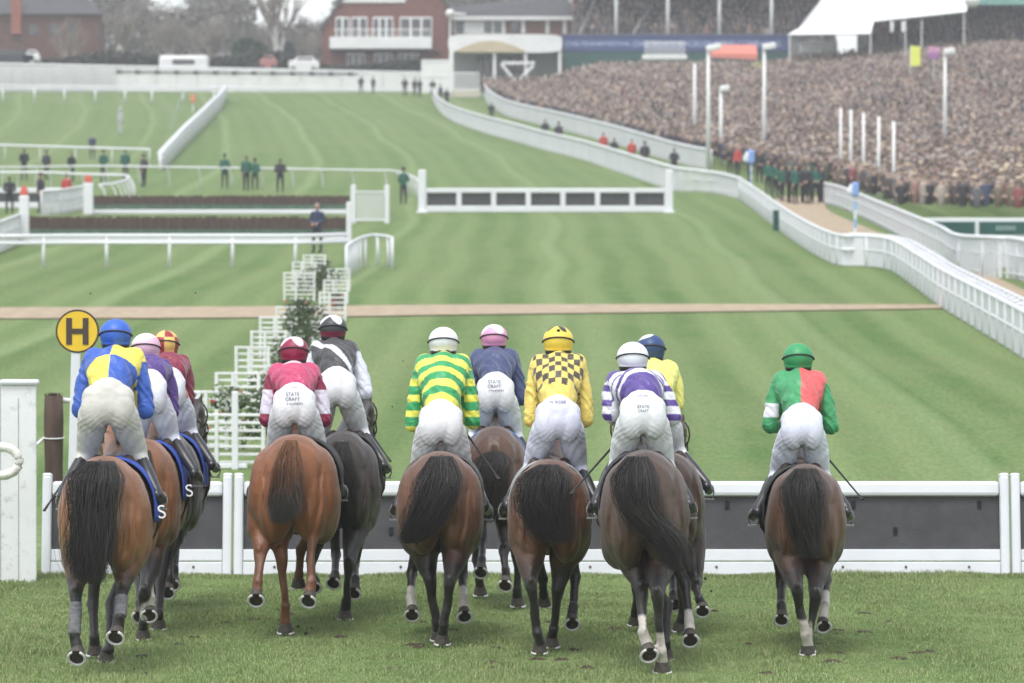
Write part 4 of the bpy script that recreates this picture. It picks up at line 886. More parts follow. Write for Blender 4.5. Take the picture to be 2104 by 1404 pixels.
# second rail in front of the crowd
r2 = gp([(1462,350),(1400,338),(1300,308),(1200,280),(1130,262),(1080,250),(1035,236),(1005,215),(992,196)])
rail_obj('crowd_barrier', 'white picketed barrier between the walkway and the packed crowd', 'barrier', r2, 1.25, 'picket', hs=[1.2,1.3,1.35,1.35,1.3], post_gap=3, rr=.09)
r3 = gp([(1694,420),(1730,430),(1800,462),(1870,500),(1930,535),(1968,562),(2040,572),(2104,580),(2240,640)])
rail_obj('crowd_barrier', 'white picketed barrier along the right side of the sandy horse walk', 'barrier', r3, 1.1, 'picket', hs=[1.0,1.0,1.15,1.25,1.25], post_gap=2.4, rr=.07)
r4 = gp([(1968,562),(2010,556),(2060,552),(2104,553),(2250,560)])
rail_obj('crowd_barrier', 'white barrier just below the green board at the right edge', 'barrier', r4, .9, 'mesh', post_gap=2.4, rr=.05)
# diagonal running rail at upper left
rail_obj('running_rail', 'white running rail running diagonally up the middle left of the course', 'running rail', gp([(330,352),(352,330),(385,295),(425,255),(455,222),(464,205)]), 1.2, 'post', hs=[1.05,1.3,1.45,1.3], post_gap=2, rr=.20, mid=.72, leg=.09)
rails = [
 ('low white rail across the near left turf, in front of the two brush fences', [(-40,552),(40,552),(150,551),(320,551),(480,551),(620,551),(712,548)], 1.05, dict(mid=.78, post_gap=1.85, rr=.065, leg=.055)),
 ('white rail turning the corner beside the slatted wing', [(712,575),(725,562),(742,552),(765,546),(792,548),(806,553)], 1.0, dict(post_gap=1.3, rr=.05, leg=.05)),
 ('long white rail with curved legs behind the brush fences', [(-60,388),(60,386),(200,384),(330,386),(450,388),(560,390),(650,392),(750,394),(810,396),(850,410),(862,424)], 1.12, dict(curved=True, post_gap=1.9, rr=.05, leg=.042)),
 ('white rail hooking back on itself at far left', [(-60,392),(0,394),(90,394),(170,398),(240,400),(262,402),(262,410),(235,420),(205,424)], 1.0, dict(post_gap=1.6, rr=.07, curved=True)),
 ('straight white rail ending at the foot of the diagonal rail', [(-60,330),(60,334),(180,338),(308,342)], 1.05, dict(post_gap=3.2, rr=.075)),
 ('far white rail at upper left in front of the white hoarding', [(-60,210),(40,210),(140,211),(240,212),(350,214),(440,213)], 1.3, dict(post_gap=3.0, rr=.09, leg=.09)),
]
for lab, pp, h_, kw in rails: rail_obj('course_rail', lab, 'rail', gp(pp), h_, **kw)
# white netting gate by the far hurdle, and small wings
def net_panel(px0, px1, pyt, pyb, label, kind='picket'):
    g_ = G(px0, pyb); Y = g_.y; w = (px1-px0)*Y/F; h = (pyb-pyt)*Y/F; t = thing('picket_gate', label, 'fence panel', tuple(g_))
    for x in (0, w): b = MB(); b.rbox((x, 0, h/2), (.22,.12,h), .03); obj('post', b, WPLAST, t)
    b = MB(); n = int(w/.13)
    for i in range(n): b.box((w*(i+.5)/n, 0, h*.46), (.075,.03,h*.74))
    for z in (.1, .82): b.box((w/2, -.03, h*z), (w,.04,.08))
    obj('pickets', b, RP, t)
net_panel(726, 795, 380, 460, 'white picket panel on the right of the upper brush fence')
# far hurdle across the course
g0 = G(872, 437); Y = g0.y; w_ = (1370-872)*Y/F; t = thing('hurdle', 'distant white hurdle with seven dark panels, across the middle of the course', 'hurdle', tuple(g0)); h_ = 50*Y/F*1.0
b = MB(); b.rbox((w_/2, .0, h_-.11), (w_, .12, .22), .04); obj('top_bar', b, WPLAST, t)
b = MB(); b.rbox((w_/2, .0, .16), (w_, .12, .30), .03); obj('foot_board', b, WPLAST, t)
b = MB(); b.rbox((w_/2, .06, h_*.55), (w_, .04, h_*.8), .01); obj('backing', b, DKPAD, t)
for i in range(8): b = MB(); b.rbox((w_*i/7, -.01, h_/2), (.24, .14, h_), .03); obj('upright', b, WPLAST, t)
for x, px in ((-.1, 0), (w_+.1, 0)):
    b = MB(); b.rbox((x, -.03, .98), (.36,.26,1.95), .06); b.rbox((x, -.15, .0), (.5,.5,.14), .04); obj('end_post', b, WPLAST, t)
# the two birch fences
def brush_fence(px0, px1, pyt, pyb, label):
    g_ = G((px0+px1)/2, pyb); Y = g_.y; w = (px1-px0)*Y/F; h = (pyb-pyt)*Y/F; t = thing('brush_fence', label, 'steeplechase fence', tuple(g_))
    b = MB(); r_ = random.Random(px0); n = int(w/.05)
    for i in range(n*3):
        x = -w/2 + w*r_.random(); y = r_.uniform(.0,.7); hh = h*r_.uniform(.93,1.03); b.add([(x-.035,y,h*.3),(x+.035,y,h*.3),(x+.02+r_.uniform(-.03,.03),y,hh),(x-.02+r_.uniform(-.03,.03),y,hh)], [(0,1,2,3)])
    b.box((0,.35,h*.47), (w,.66,h*.9)); obj('birch', b, BIRCH, t)
    b = MB(); b.box((0,-.1,h*.26), (w,.35,h*.36), rx=R(-20)); 
    for i in range(n*4):
        x = -w/2 + w*r_.random(); z = r_.uniform(.12,.44)*h; y = -.32 + (z/h)*.35; b.add([(x-.03,y,z),(x+.03,y-.03,z),(x+r_.uniform(-.05,.05),y-.05,z+.09)], [(0,1,2)])
    obj('green_apron', b, mat('gorse_green', (.05,.095,.06), .9, .4, 6, .6, 30), t)
    b = MB(); b.rbox((0,-.36,.09), (w,.10,.2), .03); obj('take_off_board', b, WPLAST, t)
    return t
brush_fence(190, 715, 402, 440, 'upper brown birch fence with a green apron, left of the far hurdle')
brush_fence(60, 715, 445, 497, 'lower brown birch fence with a green apron, just behind the near left rail')
def white_post(px, pyt, pyb, wpx, label, red=False):
    g_ = G(px, pyb); Y = g_.y; h = (pyb-pyt)*Y/F; w = wpx*Y/F; t = thing('fence_end_post', label, 'post', tuple(g_))
    b = MB(); b.rbox((0,0,h/2), (w, w*.7, h), .05); obj('board', b, WPLAST, t)
    if red: b = MB(); b.rbox((0,0,h+.12), (w*.75, w*.5, .32), .06); b.rbox((0,0,h+.3), (w*.4,w*.3,.12), .03); obj('red_pad', b, mat('red_pad', (.55,.10,.07), .6), t)
white_post(182, 376, 442, 20, 'white end post with a red pad at the left of the upper birch fence', True)
white_post(50, 402, 502, 20, 'white end post with a red pad at the left of the lower birch fence', True)
white_post(717, 415, 520, 11, 'narrow white end post at the right of the lower birch fence')
g0 = G(-40, 428); w_ = 225*g0.y/F; t = thing('hurdle', 'distant dark hurdle with white bars at the far left edge', 'hurdle', tuple(g0))
b = MB(); b.rbox((w_/2,0,.83), (w_,.1,.25), .04); obj('top_bar', b, WPLAST, t); b = MB(); b.rbox((w_/2,.03,.5), (w_,.05,.5), .01); obj('brush_panel', b, DKPAD, t); b = MB(); b.rbox((w_/2,0,.14), (w_,.1,.28), .03); obj('foot_board', b, WPLAST, t)
for lab, pp, h_ in (('white splayed wing leading to the upper birch fence', [(85,445),(130,440),(172,432)], 1.1), ('white splayed wing leading to the lower birch fence', [(-60,545),(0,520),(44,500)], 1.1)):
    rail_obj('wing_rail', lab, 'wing', gp(pp), h_, 'picket', post_gap=1.2, rr=.06)

# ---------------------------------------------------------------- people on the course
def person_mesh(name, coat, trou, hair_, hat=None, pose=0, skin=(.45,.27,.2)):
    b = MB(); sp_ = .1 + .03*pose
    for q in (-1, 1):
        b.cap((q*.09,0,.92), (q*sp_,.02*q*pose,.5), .09, .065); b.cap((q*sp_,.02*q*pose,.5), (q*sp_,0,.09), .065, .045); b.cap((q*sp_,0,.06), (q*sp_,.14,.04), .045, .035)
        b.cap((q*.19,0,1.42), (q*(.25+.02*pose),-.02,1.15), .062, .052); b.cap((q*(.25+.02*pose),-.02,1.15), (q*.2*(1-pose*.6),.06+.12*pose,.92+.12*pose), .05, .036); b.ell((q*.2*(1-pose*.6),.07+.13*pose,.87+.12*pose), (.03,.035,.05), 8, 6)
    b.cap((0,0,.95), (0,0,1.2), .15, .15); b.cap((0,0,1.2), (0,0,1.38), .15, .14); b.cap((-.13,0,1.42), (.13,0,1.42), .075, .075); b.cap((0,0,1.45), (0,.01,1.6), .055, .05)
    b.ell((0,.015,1.68), (.075,.095,.115), 12, 8); b.ell((0,.11,1.67), (.014,.018,.02), 6, 4)
    if hat: b.ell((0,.0,1.76), (.10,.12,.06), 10, 6); b.ell((0,.05,1.73), (.12,.15,.012), 10, 4)
    me = remesh(b, name, .028, 2); p = vco(me); c = arr(len(p), coat); c[p[:,2] < .9] = trou; c[p[:,2] < .1] = (.03,.03,.03)
    hd_ = p[:,2] > 1.54; c[hd_] = skin; c[hd_ & ((p[:,2] > 1.73) | (p[:,1] < -.02))] = hair_
    if hat: c[p[:,2] > 1.72] = hat
    hn = (p[:,2] < .95 + .12*pose) & (p[:,2] > .8 + .1*pose) & ((np.abs(p[:,0]) > .165) if not pose else (p[:,1] > .16)); c[hn] = skin
    setcol(me, c); me.materials.append(CLOTHM); return me
GRN = (.02,.10,.07); DK = (.025,.025,.03); GREY_ = (.12,.12,.13)
pm = {'green': person_mesh('person', GRN, DK, (.05,.035,.025)), 'greenhat': person_mesh('person', GRN, DK, (.05,.035,.025), (.03,.03,.03), 1), 'dark': person_mesh('person', DK, DK, (.05,.035,.025), None, 1), 'darkhat': person_mesh('person', (.04,.035,.05), DK, (.1,.07,.05), (.05,.05,.05)),
      'grey': person_mesh('person', (.3,.31,.31), (.2,.2,.21), (.25,.22,.2), None, 1), 'hiviz': person_mesh('person', (.72,.6,.05), DK, (.05,.035,.025)), 'red': person_mesh('person', (.42,.06,.05), DK, (.1,.07,.05)), 'navy': person_mesh('person', (.035,.045,.09), (.05,.05,.06), (.3,.28,.26), None, 1)}
def folk(px, pyf, kind, label, rz=0, sc=1.0, group='people standing by the course'):
    g_ = G(px, pyf); o = bpy.data.objects.new('person', pm[kind]); COL.objects.link(o); o.location = g_; o.rotation_euler = (0,0,rz); k_ = sc*random.uniform(.93,1.05); o.scale = (k_*random.uniform(.95,1.15), k_*1.05, k_); return tag(o, label, 'person', group)
FK = [(462,388,'greenhat','steward in a green coat at the rail, leftmost of the four beyond the birch fences',.3),(506,392,'green','steward in a green coat in the middle pair beyond the birch fences, left one',.5),(524,390,'greenhat','steward in a green coat in the middle pair beyond the birch fences, right one',-.4),
 (576,396,'dark','person in black at the rail, rightmost of the four beyond the birch fences',.2),(296,384,'darkhat','person in dark clothes beside the foot of the diagonal rail',1),(258,372,'green','green coated person just left of the diagonal rail foot',0),(213,374,'greenhat','green coated person behind the hooked rail',.6),
 (50,372,'dark','dark figure behind the rails, leftmost of the row at far left',.3),(96,370,'darkhat','dark figure second from the left behind the rails at far left',-.5),(147,374,'dark','dark figure third from the left behind the rails at far left',.8),(190,328,'navy','small dark figure behind the straight white rail',0),
 (652,520,'navy','grey haired man in a navy suit beside the near left rail',2.6),(84,437,'darkhat','dark figure beside the left red pad, in front of the dark hurdle',1.2),(20,440,'dark','dark figure at the extreme left by the dark hurdle',0),(137,432,'red','person in red and black by the end post of the lower birch fence',.4),
 (829,420,'greenhat','crouching green figure beside the left end of the far hurdle',.5),
 (742,193,'dark','figure in black before the white hoarding, leftmost of the first pair',0),(767,193,'darkhat','figure in black before the white hoarding, right one of the first pair',.5),(832,198,'dark','figure in black before the hoarding, left one of the group by the screen',.2),(852,198,'darkhat','figure in black before the hoarding, middle of the group by the screen',-.4),(863,200,'dark','figure in black before the hoarding, right one of the group by the screen',.8),
 (889,200,'dark','dark figure at the very start of the far running rail',0),(905,213,'darkhat','dark figure leaning at the far end of the walkway',.9),(918,222,'dark','dark figure nearest in the walkway by the white steps',.4),
 (1010,252,'dark','dark figure in the walkway between the two far rails, leftmost',0),(1120,296,'dark','dark figure in the walkway, second along the far rail',.4),(1148,303,'darkhat','dark hatted figure in the walkway, third along the far rail',-.3),(1240,330,'red','figure in red in the walkway between the rails, left one',.4),(1262,338,'dark','figure in black in the walkway between the red coated ones',.4),(1298,345,'red','figure in red in the walkway between the rails, right one',.2),(1325,352,'darkhat','dark figure in the walkway just right of the red coated ones',.2),(1385,366,'dark','dark figure in the walkway behind the far hurdle post',0)]
for px, py, kd, lab, rz in FK: folk(px, py, kd, lab, rz)
grp = 'stewards crowding the gap in the barriers'
rs = random.Random(5)
for i, (px, py, kd) in enumerate([(1578,400,'green'),(1592,408,'greenhat'),(1606,414,'green'),(1621,418,'dark'),(1634,420,'green'),(1649,418,'darkhat'),(1662,420,'dark'),(1676,419,'greenhat'),(1688,417,'dark'),(1585,386,'dark'),(1602,392,'darkhat'),(1626,398,'greenhat'),(1644,400,'dark'),(1660,402,'green'),(1682,400,'darkhat'),(1560,378,'dark'),(1540,372,'darkhat'),(1515,365,'red'),(1500,360,'dark')]):
    folk(px, py, kd, 'steward in a green coat in the gap between the barriers' if 'green' in kd else ('person in a red coat at the left edge of the barrier gap' if kd == 'red' else 'person in dark clothes in the gap between the barriers'), rs.uniform(2, 4.4), 1.0, grp)
# jump flags: a grey one and an orange one on the far left turf
t = thing('flag_figure', 'pale grey standing figure statue on the upper left turf', 'marker', tuple(G(248, 276))); 
b = MB(); b.rbox((0,0,.45), (.30,.25,.9), .08); b.rbox((0,0,1.25), (.5,.3,.8), .14); b.ell((0,0,1.9), (.17,.17,.24)); me = remesh(b, 'figure_board', .05, 4); obj('figure_board', me, mat('grey_marker', (.34,.36,.35), .7), t)
b = MB(); b.tube([(.08,-.05,1.9),(.12,-.05,2.7)], .04, 6); obj('staff', b, mat('grey_marker', (.34,.36,.35), .7), t)
t = thing('orange_marker', 'small orange post marker beside the top of the diagonal rail', 'marker', tuple(G(397, 232))); b = MB(); b.tube([(0,0,0),(0,0,.9)], .06, 8); obj('post', b, WHITE, t); b = MB(); b.rbox((0,0,1.25), (.45,.3,.8), .12); obj('pad', b, mat('orange_pad', (.60,.20,.10), .6), t)
t = thing('slanting_pole', 'pale green slanting pole under the far upper left rail', 'pole', tuple(G(352, 268))); b = MB(); b.tube([(0,0,0),(.9,.5,3.2)], .06, 6); obj('pole', b, mat('pole_green', (.25,.33,.27), .6), t)

# ---------------------------------------------------------------- the crowd
def crowd_template(hat=False):
    V = []; Fq = []; R_ = []
    def ring(z, a, b, reg, n=8, yo=0):
        k = len(V)
        for j in range(n): q = 2*math.pi*j/n + .39; V.append((a*math.cos(q), yo + b*math.sin(q), z)); R_.append(reg)
        return k
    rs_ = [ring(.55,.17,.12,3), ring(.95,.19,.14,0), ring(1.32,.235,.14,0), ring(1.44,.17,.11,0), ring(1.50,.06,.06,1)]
    for a, b in zip(rs_[:-1], rs_[1:]):
        for j in range(8): Fq.append((a+j, a+(j+1)%8, b+(j+1)%8, b+j))
    hs_ = [ring(1.50,.045,.05,1), ring(1.56,.078,.09,1), ring(1.65,.085,.10,1), ring(1.71,.083,.095,2), ring(1.77,.05,.06,2)]
    for a, b in zip(hs_[:-1], hs_[1:]):
        for j in range(8): Fq.append((a+j, a+(j+1)%8, b+(j+1)%8, b+j))
    Fq.append(tuple(hs_[-1]+j for j in range(8)))
    if hat:
        a = ring(1.70,.14,.15,2); b = ring(1.72,.14,.15,2); c_ = ring(1.80,.085,.1,2)
        for u_, v_ in ((a,b),(b,c_)):
            for j in range(8): Fq.append((u_+j, u_+(j+1)%8, v_+(j+1)%8, v_+j))
        Fq.append(tuple(c_+j for j in range(8)))
    for q in (-1, 1):                                            # arms
        k = len(V)
        for z, x, y in ((1.38,.20,0),(1.12,.27,-.02),(.95,.2,-.14)):
            for j in range(4): a_ = j*math.pi/2; V.append((q*x + .05*math.cos(a_), y + .05*math.sin(a_), z)); R_.append(0 if z > 1 else 1)
        for i in range(2):
            for j in range(4): Fq.append((k+i*4+j, k+i*4+(j+1)%4, k+(i+1)*4+(j+1)%4, k+(i+1)*4+j))
    return np.array(V), Fq, np.array(R_)
TPL = [crowd_template(False), crowd_template(True)]
COATS = np.array([(.035,.033,.038),(.05,.045,.05),(.075,.06,.055),(.11,.085,.065),(.16,.125,.09),(.10,.10,.11),(.20,.17,.14),(.05,.06,.10),(.28,.16,.14),(.34,.29,.25),(.09,.10,.07),(.22,.07,.07),(.42,.40,.40)])
CP = np.array([.15,.13,.13,.11,.10,.09,.08,.06,.04,.05,.03,.015,.015]); CP /= CP.sum()
CN = ['black coat','dark grey coat','dark brown coat','brown tweed coat','tan coat','grey coat','beige coat','navy coat','dusty pink coat','cream coat','olive coat','red coat','white coat']
def crowd_mesh(name, X, Y, Z, hscale, coat, hat, ang, skin, hairc):
    Vs, Fs, Cs = [], [], []; off = 0
    for h in (0, 1):
        m = np.where(hat == h)[0]
        if not len(m): continue
        V, Fq, Rg = TPL[h]; n = len(V); ca, sa = np.cos(ang[m]), np.sin(ang[m])
        P3 = np.empty((len(m), n, 3)); P3[:,:,0] = (V[None,:,0]*ca[:,None] - V[None,:,1]*sa[:,None])*1.0 + X[m,None]; P3[:,:,1] = V[None,:,0]*sa[:,None] + V[None,:,1]*ca[:,None] + Y[m,None]; P3[:,:,2] = V[None,:,2]*hscale[m,None] + Z[m,None]
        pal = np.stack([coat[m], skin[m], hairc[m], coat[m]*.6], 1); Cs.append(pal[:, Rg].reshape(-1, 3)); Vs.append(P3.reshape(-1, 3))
        for k in range(len(m)): o_ = off + k*n; Fs += [tuple(i + o_ for i in f) for f in Fq]
        off += len(m)*n
    me = bpy.data.meshes.new(name); V = np.vstack(Vs); me.vertices.add(len(V)); me.vertices.foreach_set('co', V.astype(np.float32).ravel())
    tot = [len(f) for f in Fs]; me.loops.add(sum(tot)); me.loops.foreach_set('vertex_index', np.fromiter((i for f in Fs for i in f), np.int32))
    me.polygons.add(len(Fs)); st = np.zeros(len(Fs), np.int32); st[1:] = np.cumsum(tot)[:-1]; me.polygons.foreach_set('loop_start', st); me.update(calc_edges=True)
    setcol(me, np.vstack(Cs)); me.materials.append(CLOTHM); return me
def people(n, r):
    ci = r.choice(len(COATS), n, p=CP); coat = COATS[ci]*np.array((1,.98,1.0))*r.uniform(.3, 1.3, (n, 1)); skin = np.array((.50,.36,.30))*r.uniform(.6, 1.25, (n, 1))
    hairs = np.array([(.035,.03,.028),(.10,.07,.05),(.33,.31,.29),(.16,.12,.08),(.05,.04,.04),(.5,.4,.28)]); return ci, coat, skin, hairs[r.choice(6, n, p=[.3,.22,.17,.14,.1,.07])], (r.random(n) < .28).astype(int), r.uniform(.93, 1.07, n)
pl = gp([(985,200),(1005,212),(1040,232),(1085,246),(1205,275),(1300,302),(1400,331),(1466,344),(1500,352),(1570,372),(1700,398),(1760,418),(1840,446),(1905,452)]) + [G(2104,452), G(2300,454)]
pl = sorted(pl, key=lambda v: v.y); plY = np.array([v.y for v in pl]); plX = np.array([v.x for v in pl])
r = np.random.default_rng(11); XX, YY = [], []
y = plY[0]
while y < 447:
    x0 = np.interp(y, plY, plX) + .5; x1 = 1120*y/F
    if x1 > x0:
        n = int((x1-x0)/.56); XX.append(x0 + (np.arange(n) + r.uniform(-.3,.3,n))*.56); YY.append(y + r.uniform(-.35,.35,n))
    y += 1.1 if y < 300 else 1.35
X = np.concatenate(XX); Y = np.concatenate(YY); keep = r.random(len(X)) < .80 + .18*np.sin(X*.4+Y*.08)*np.sin(Y*.09-X*.2); X, Y = X[keep], Y[keep]
pk = CX + X*F/Y; keep = (pk < 2125) & ((Y < 437) | (pk > 1622)); X, Y = X[keep], Y[keep]
Z = gz(X, Y); pyh = HZ - (Z + 1.6 - CH)*F/Y
ci, coat, skin, hairc, hat, hsc = people(len(X), r); ang = r.normal(.25, .5, len(X))
clus = np.clip(.5 + .5*np.sin(X*.55 + Y*.13 + 2*np.sin(Y*.06 + X*.2))*np.sin(Y*.11 - X*.3 + 1.3), 0, 1); coat = coat*(.6 + .75*clus)[:, None]; skin = skin*(.85 + .25*clus)[:, None]
order = np.argsort(Y); ind = order[:300]; rest = order[300:]
print('crowd', len(X))
sd_ = r.random(len(rest)) < 1
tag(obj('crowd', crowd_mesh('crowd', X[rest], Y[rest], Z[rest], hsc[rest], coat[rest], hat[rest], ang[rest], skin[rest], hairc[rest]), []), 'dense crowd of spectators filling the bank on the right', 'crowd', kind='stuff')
cache = {}
for i in ind:
    key = (ci[i], hat[i])
    if key not in cache:
        o1 = np.ones(1); cache[key] = crowd_mesh('spectator', o1*0, o1*0, o1*0, o1, COATS[[ci[i]]], hat[[i]], o1*0, skin[[i]], hairc[[i]])
    o = bpy.data.objects.new('spectator', cache[key]); COL.objects.link(o); o.location = (X[i], Y[i], Z[i]); o.rotation_euler = (0,0,ang[i]); o.scale = (1,1,hsc[i])
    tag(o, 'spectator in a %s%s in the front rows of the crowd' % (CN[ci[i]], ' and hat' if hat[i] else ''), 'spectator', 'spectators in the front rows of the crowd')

# ---------------------------------------------------------------- stands, pavilion and buildings
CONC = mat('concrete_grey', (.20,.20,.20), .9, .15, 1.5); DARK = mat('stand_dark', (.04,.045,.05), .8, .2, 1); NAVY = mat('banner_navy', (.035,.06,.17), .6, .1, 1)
WB = mat('white_render', (.68,.68,.67), .6, .06, .8, dirt=(.45,.45,.42), dscale=.5, damt=.4); BRICK = mat('brick_red', (.15,.062,.045), .9, .2, 2, dirt=(.09,.045,.035), dscale=3, damt=.6)
SLATE = mat('roof_slate', (.06,.06,.065), .7, .2, 2); GLASS = mat('window_glass', (.03,.035,.04), .1, .3, .6, spec=.8); DGREEN = mat('board_green', (.012,.07,.06), .6, .15, 1); CREAM = mat('cream_canvas', (.50,.42,.28), .7, .08, 1)
def X_(px, Y): return (px - CX)*Y/F
def Z_(py, Y): return CH + (HZ - py)*Y/F
def stand(label, px0, px1, Y0, depth, z0, z1, zroof, cols, lab2, fascia=None, rows=14, name='grandstand'):
    x0, x1 = X_(px0, Y0), X_(px1, Y0); w = x1 - x0; g0 = float(gz((x0+x1)/2, Y0)); t = thing(name, label, 'grandstand', ((x0+x1)/2, Y0, g0)); 
    b = MB()
    for i in range(rows):
        z = z0 + (z1-z0)*i/(rows-1); y = depth*i/rows + depth/rows/2; b.box((0, y, (z - g0)/2), (w, depth/rows + .002*i, z - g0))
    obj('terracing', b, CONC, t)
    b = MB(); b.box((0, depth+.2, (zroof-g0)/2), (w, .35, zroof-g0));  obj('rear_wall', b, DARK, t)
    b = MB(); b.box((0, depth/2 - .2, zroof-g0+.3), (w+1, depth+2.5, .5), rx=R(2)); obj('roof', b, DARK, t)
    if fascia: b = MB(); b.box((0, -1.6, zroof-g0+.2), (w+1, .2, 1.3)); obj('fascia', b, fascia, t)
    for px in cols: b = MB(); x = X_(px, Y0) - (x0+x1)/2; b.tube([(x, .3, z0-g0-1), (x, .3, zroof-g0)], .19, 10); obj('column', b, WB, t, smooth=True)
    n = int(w/.58); r2_ = np.random.default_rng(int(px0)); Xc, Yc, Zc = [], [], []
    for i in range(rows):
        m = r2_.random(n) < .85; xx = (x0 + (np.arange(n)+.5+r2_.uniform(-.25,.25,n))*w/n)[m]; Xc.append(xx); Yc.append(np.full(len(xx), Y0 + depth*i/rows + depth/rows/2 + .1)); Zc.append(np.full(len(xx), z0 + (z1-z0)*i/(rows-1)))
    Xc, Yc, Zc = map(np.concatenate, (Xc, Yc, Zc)); _, c_, s_, h_, ht, hh = people(len(Xc), r2_)
    tag(obj('stand_crowd', crowd_mesh('stand_crowd', Xc, Yc, Zc - .0, hh, c_, ht, r2_.normal(.2,.3,len(Xc)), s_, h_), []), lab2, 'crowd', kind='stuff'); return t
t1 = stand('grandstand with white columns and a dark packed interior behind the blue banner', 1180, 1720, 447, 17, Z_(86,447), Z_(-20,460), Z_(-75,447), [1266,1372,1478,1585,1688], 'shaded crowd inside the grandstand behind the blue banner', rows=15)
for (a, b_) in (((1186,80),(1228,-5)),((1300,72),(1338,18))):
    b = MB(); o = t1.location; b.tube([(X_(a[0],446)-o.x, 446-o.y, Z_(a[1],446)-o.z), (X_(b_[0],446)-o.x, 452-o.y, Z_(b_[1],452)-o.z)], .16, 6); obj('stair_rail', b, CONC, t1)
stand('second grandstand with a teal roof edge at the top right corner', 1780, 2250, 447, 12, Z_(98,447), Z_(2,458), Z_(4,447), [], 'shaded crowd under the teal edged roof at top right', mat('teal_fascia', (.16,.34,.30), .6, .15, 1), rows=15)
# blue banner on its green base
Yb = 443.5; x0, x1 = X_(1155,Yb), X_(1622,Yb); g0 = float(gz(x0, Yb)); t = thing('banner', 'long navy blue banner with white lettering above a dark green base, over the crowd', 'banner', ((x0+x1)/2, Yb, g0)); w_ = x1-x0
za, zb, zc_ = Z_(74,Yb)-g0, Z_(107,Yb)-g0, Z_(136,Yb)-g0
b = MB(); b.rbox((0,0,(za+zb)/2), (w_,.25,za-zb), .06); obj('panel', b, NAVY, t)
b = MB(); b.box((0,.1,zb/2), (w_,.3,zb-.02)); obj('base', b, DGREEN, t)
b = MB(); b.box((0,-.05,za+.08), (w_+.1,.4,.12)); obj('top_edge', b, mat('banner_edge', (.12,.14,.24), .6), t)
PALE = mat('banner_print', (.45,.50,.66), .6)
for s_, px, sz in (('CHELTENHAM',1161,.66),('FESTIVAL',1247,.62),('CHELTENHAM',1300,.78),('RACECOURSE',1395,.78),('WELCOME',1482,.8),('RACING',1552,.7)):
    me = txt_mesh(s_, sz, .01); o = obj('lettering', me, PALE, t); o.location = (X_(px,Yb)-(x0+x1)/2, -.14, (za+zb)/2 - sz*.36); o.rotation_euler = (R(90),0,0)
# small white balcony before the banner
t = thing('balcony_stand', 'small white railed viewing balcony in front of the blue banner', 'balcony', (X_(1365,440), 440, float(gz(X_(1365,440),440)))); g0 = t.location.z
b = MB(); b.rbox((0,0,Z_(119,440)-g0), (4.6,1.6,.5), .08); obj('platform', b, WB, t); b = MB()
for i in range(17): b.box((-2+.25*i,-.7,Z_(104,440)-g0), (.09,.06,1.5))
b.box((0,-.7,Z_(88,440)-g0), (4.2,.1,.1)); obj('railings', b, WB, t)
for x in (-1.8,1.8): b = MB(); b.box((x,.2,(Z_(122,440)-g0)/2), (.2,.2,Z_(122,440)-g0)); obj('leg', b, WB, t)
# red awning
t = thing('awning', 'salmon red awning stretched between two white masts', 'awning', (X_(1508,438), 438, float(gz(X_(1508,438),438)))); g0 = t.location.z
b = MB(); zt = Z_(100,438)-g0; wA = 2.4
b.add([(-wA,0,zt-.5),(wA,0,zt-.6),(wA,2.5,zt+.5),(-wA,2.5,zt+.5),(-wA,0,zt-.95),(wA,0,zt-1.2),(-wA,2.5,zt+.35),(wA,2.5,zt+.35)], [(0,1,2,3),(0,4,5,1),(0,3,6,4),(1,5,7,2),(4,6,7,5),(2,7,6,3)]); obj('canvas', b, mat('awning_red', (.62,.20,.15), .7), t)
for x in (-wA+.1,wA-.1): b = MB(); b.tube([(x,.1,0),(x,.1,zt-.6)], .05, 6); obj('leg', b, WB, t)
# marquee
t = thing('marquee', 'big white peaked marquee canopy at the top right above the crowd', 'marquee', (X_(1800,424), 424, float(gz(X_(1800,424),424)))); o = t.location
def pw(px, py, Y): return (X_(px,Y)-o.x, Y-o.y, Z_(py,Y)-o.z)
b = MB(); pts = [pw(1618,71,424), pw(1788,69,424), pw(1795,44,426), pw(1985,24,430), pw(1990,-12,436), pw(1850,-120,440), pw(1760,-95,436), pw(1712,25,430), pw(1640,60,444), pw(1990,-5,452)]
b.add(pts, [(0,1,6,7),(1,2,5,6),(2,3,4,5),(0,7,8),(7,6,8),(6,5,9,8),(5,4,9)])
oc = obj('canopy', b, mat('marquee_white', (.80,.81,.81), .6, .03, .5), t); md = oc.modifiers.new('t','SOLIDIFY'); md.thickness = .15
for px, py, Y in ((1622,71,424),(1788,70,424),(1860,42,427),(1893,42,428),(1980,26,430)): b = MB(); q = pw(px,py,Y); b.tube([(q[0],q[1]+.1,0),(q[0],q[1]+.1,q[2])], .07, 8); obj('pole', b, WB, t)
for px, wpx in ((1832,6),(1855,9)): b = MB(); q = pw(px,48,425.5); b.rbox((q[0],q[1],q[2]-.4), (.35,.3,1.1), .1); obj('lamp', b, WB, t)
t = thing('hanging_sphere', 'round white object hanging at the top edge right of the marquee', 'lamp', (X_(1996,426), 426, Z_(2,426))); b = MB(); b.ell((0,0,0), (.8,.8,.75), 16, 10); b.tube([(0,0,.7),(0,0,3.2)], .06, 6); obj('globe', b, WB, t, smooth=True)
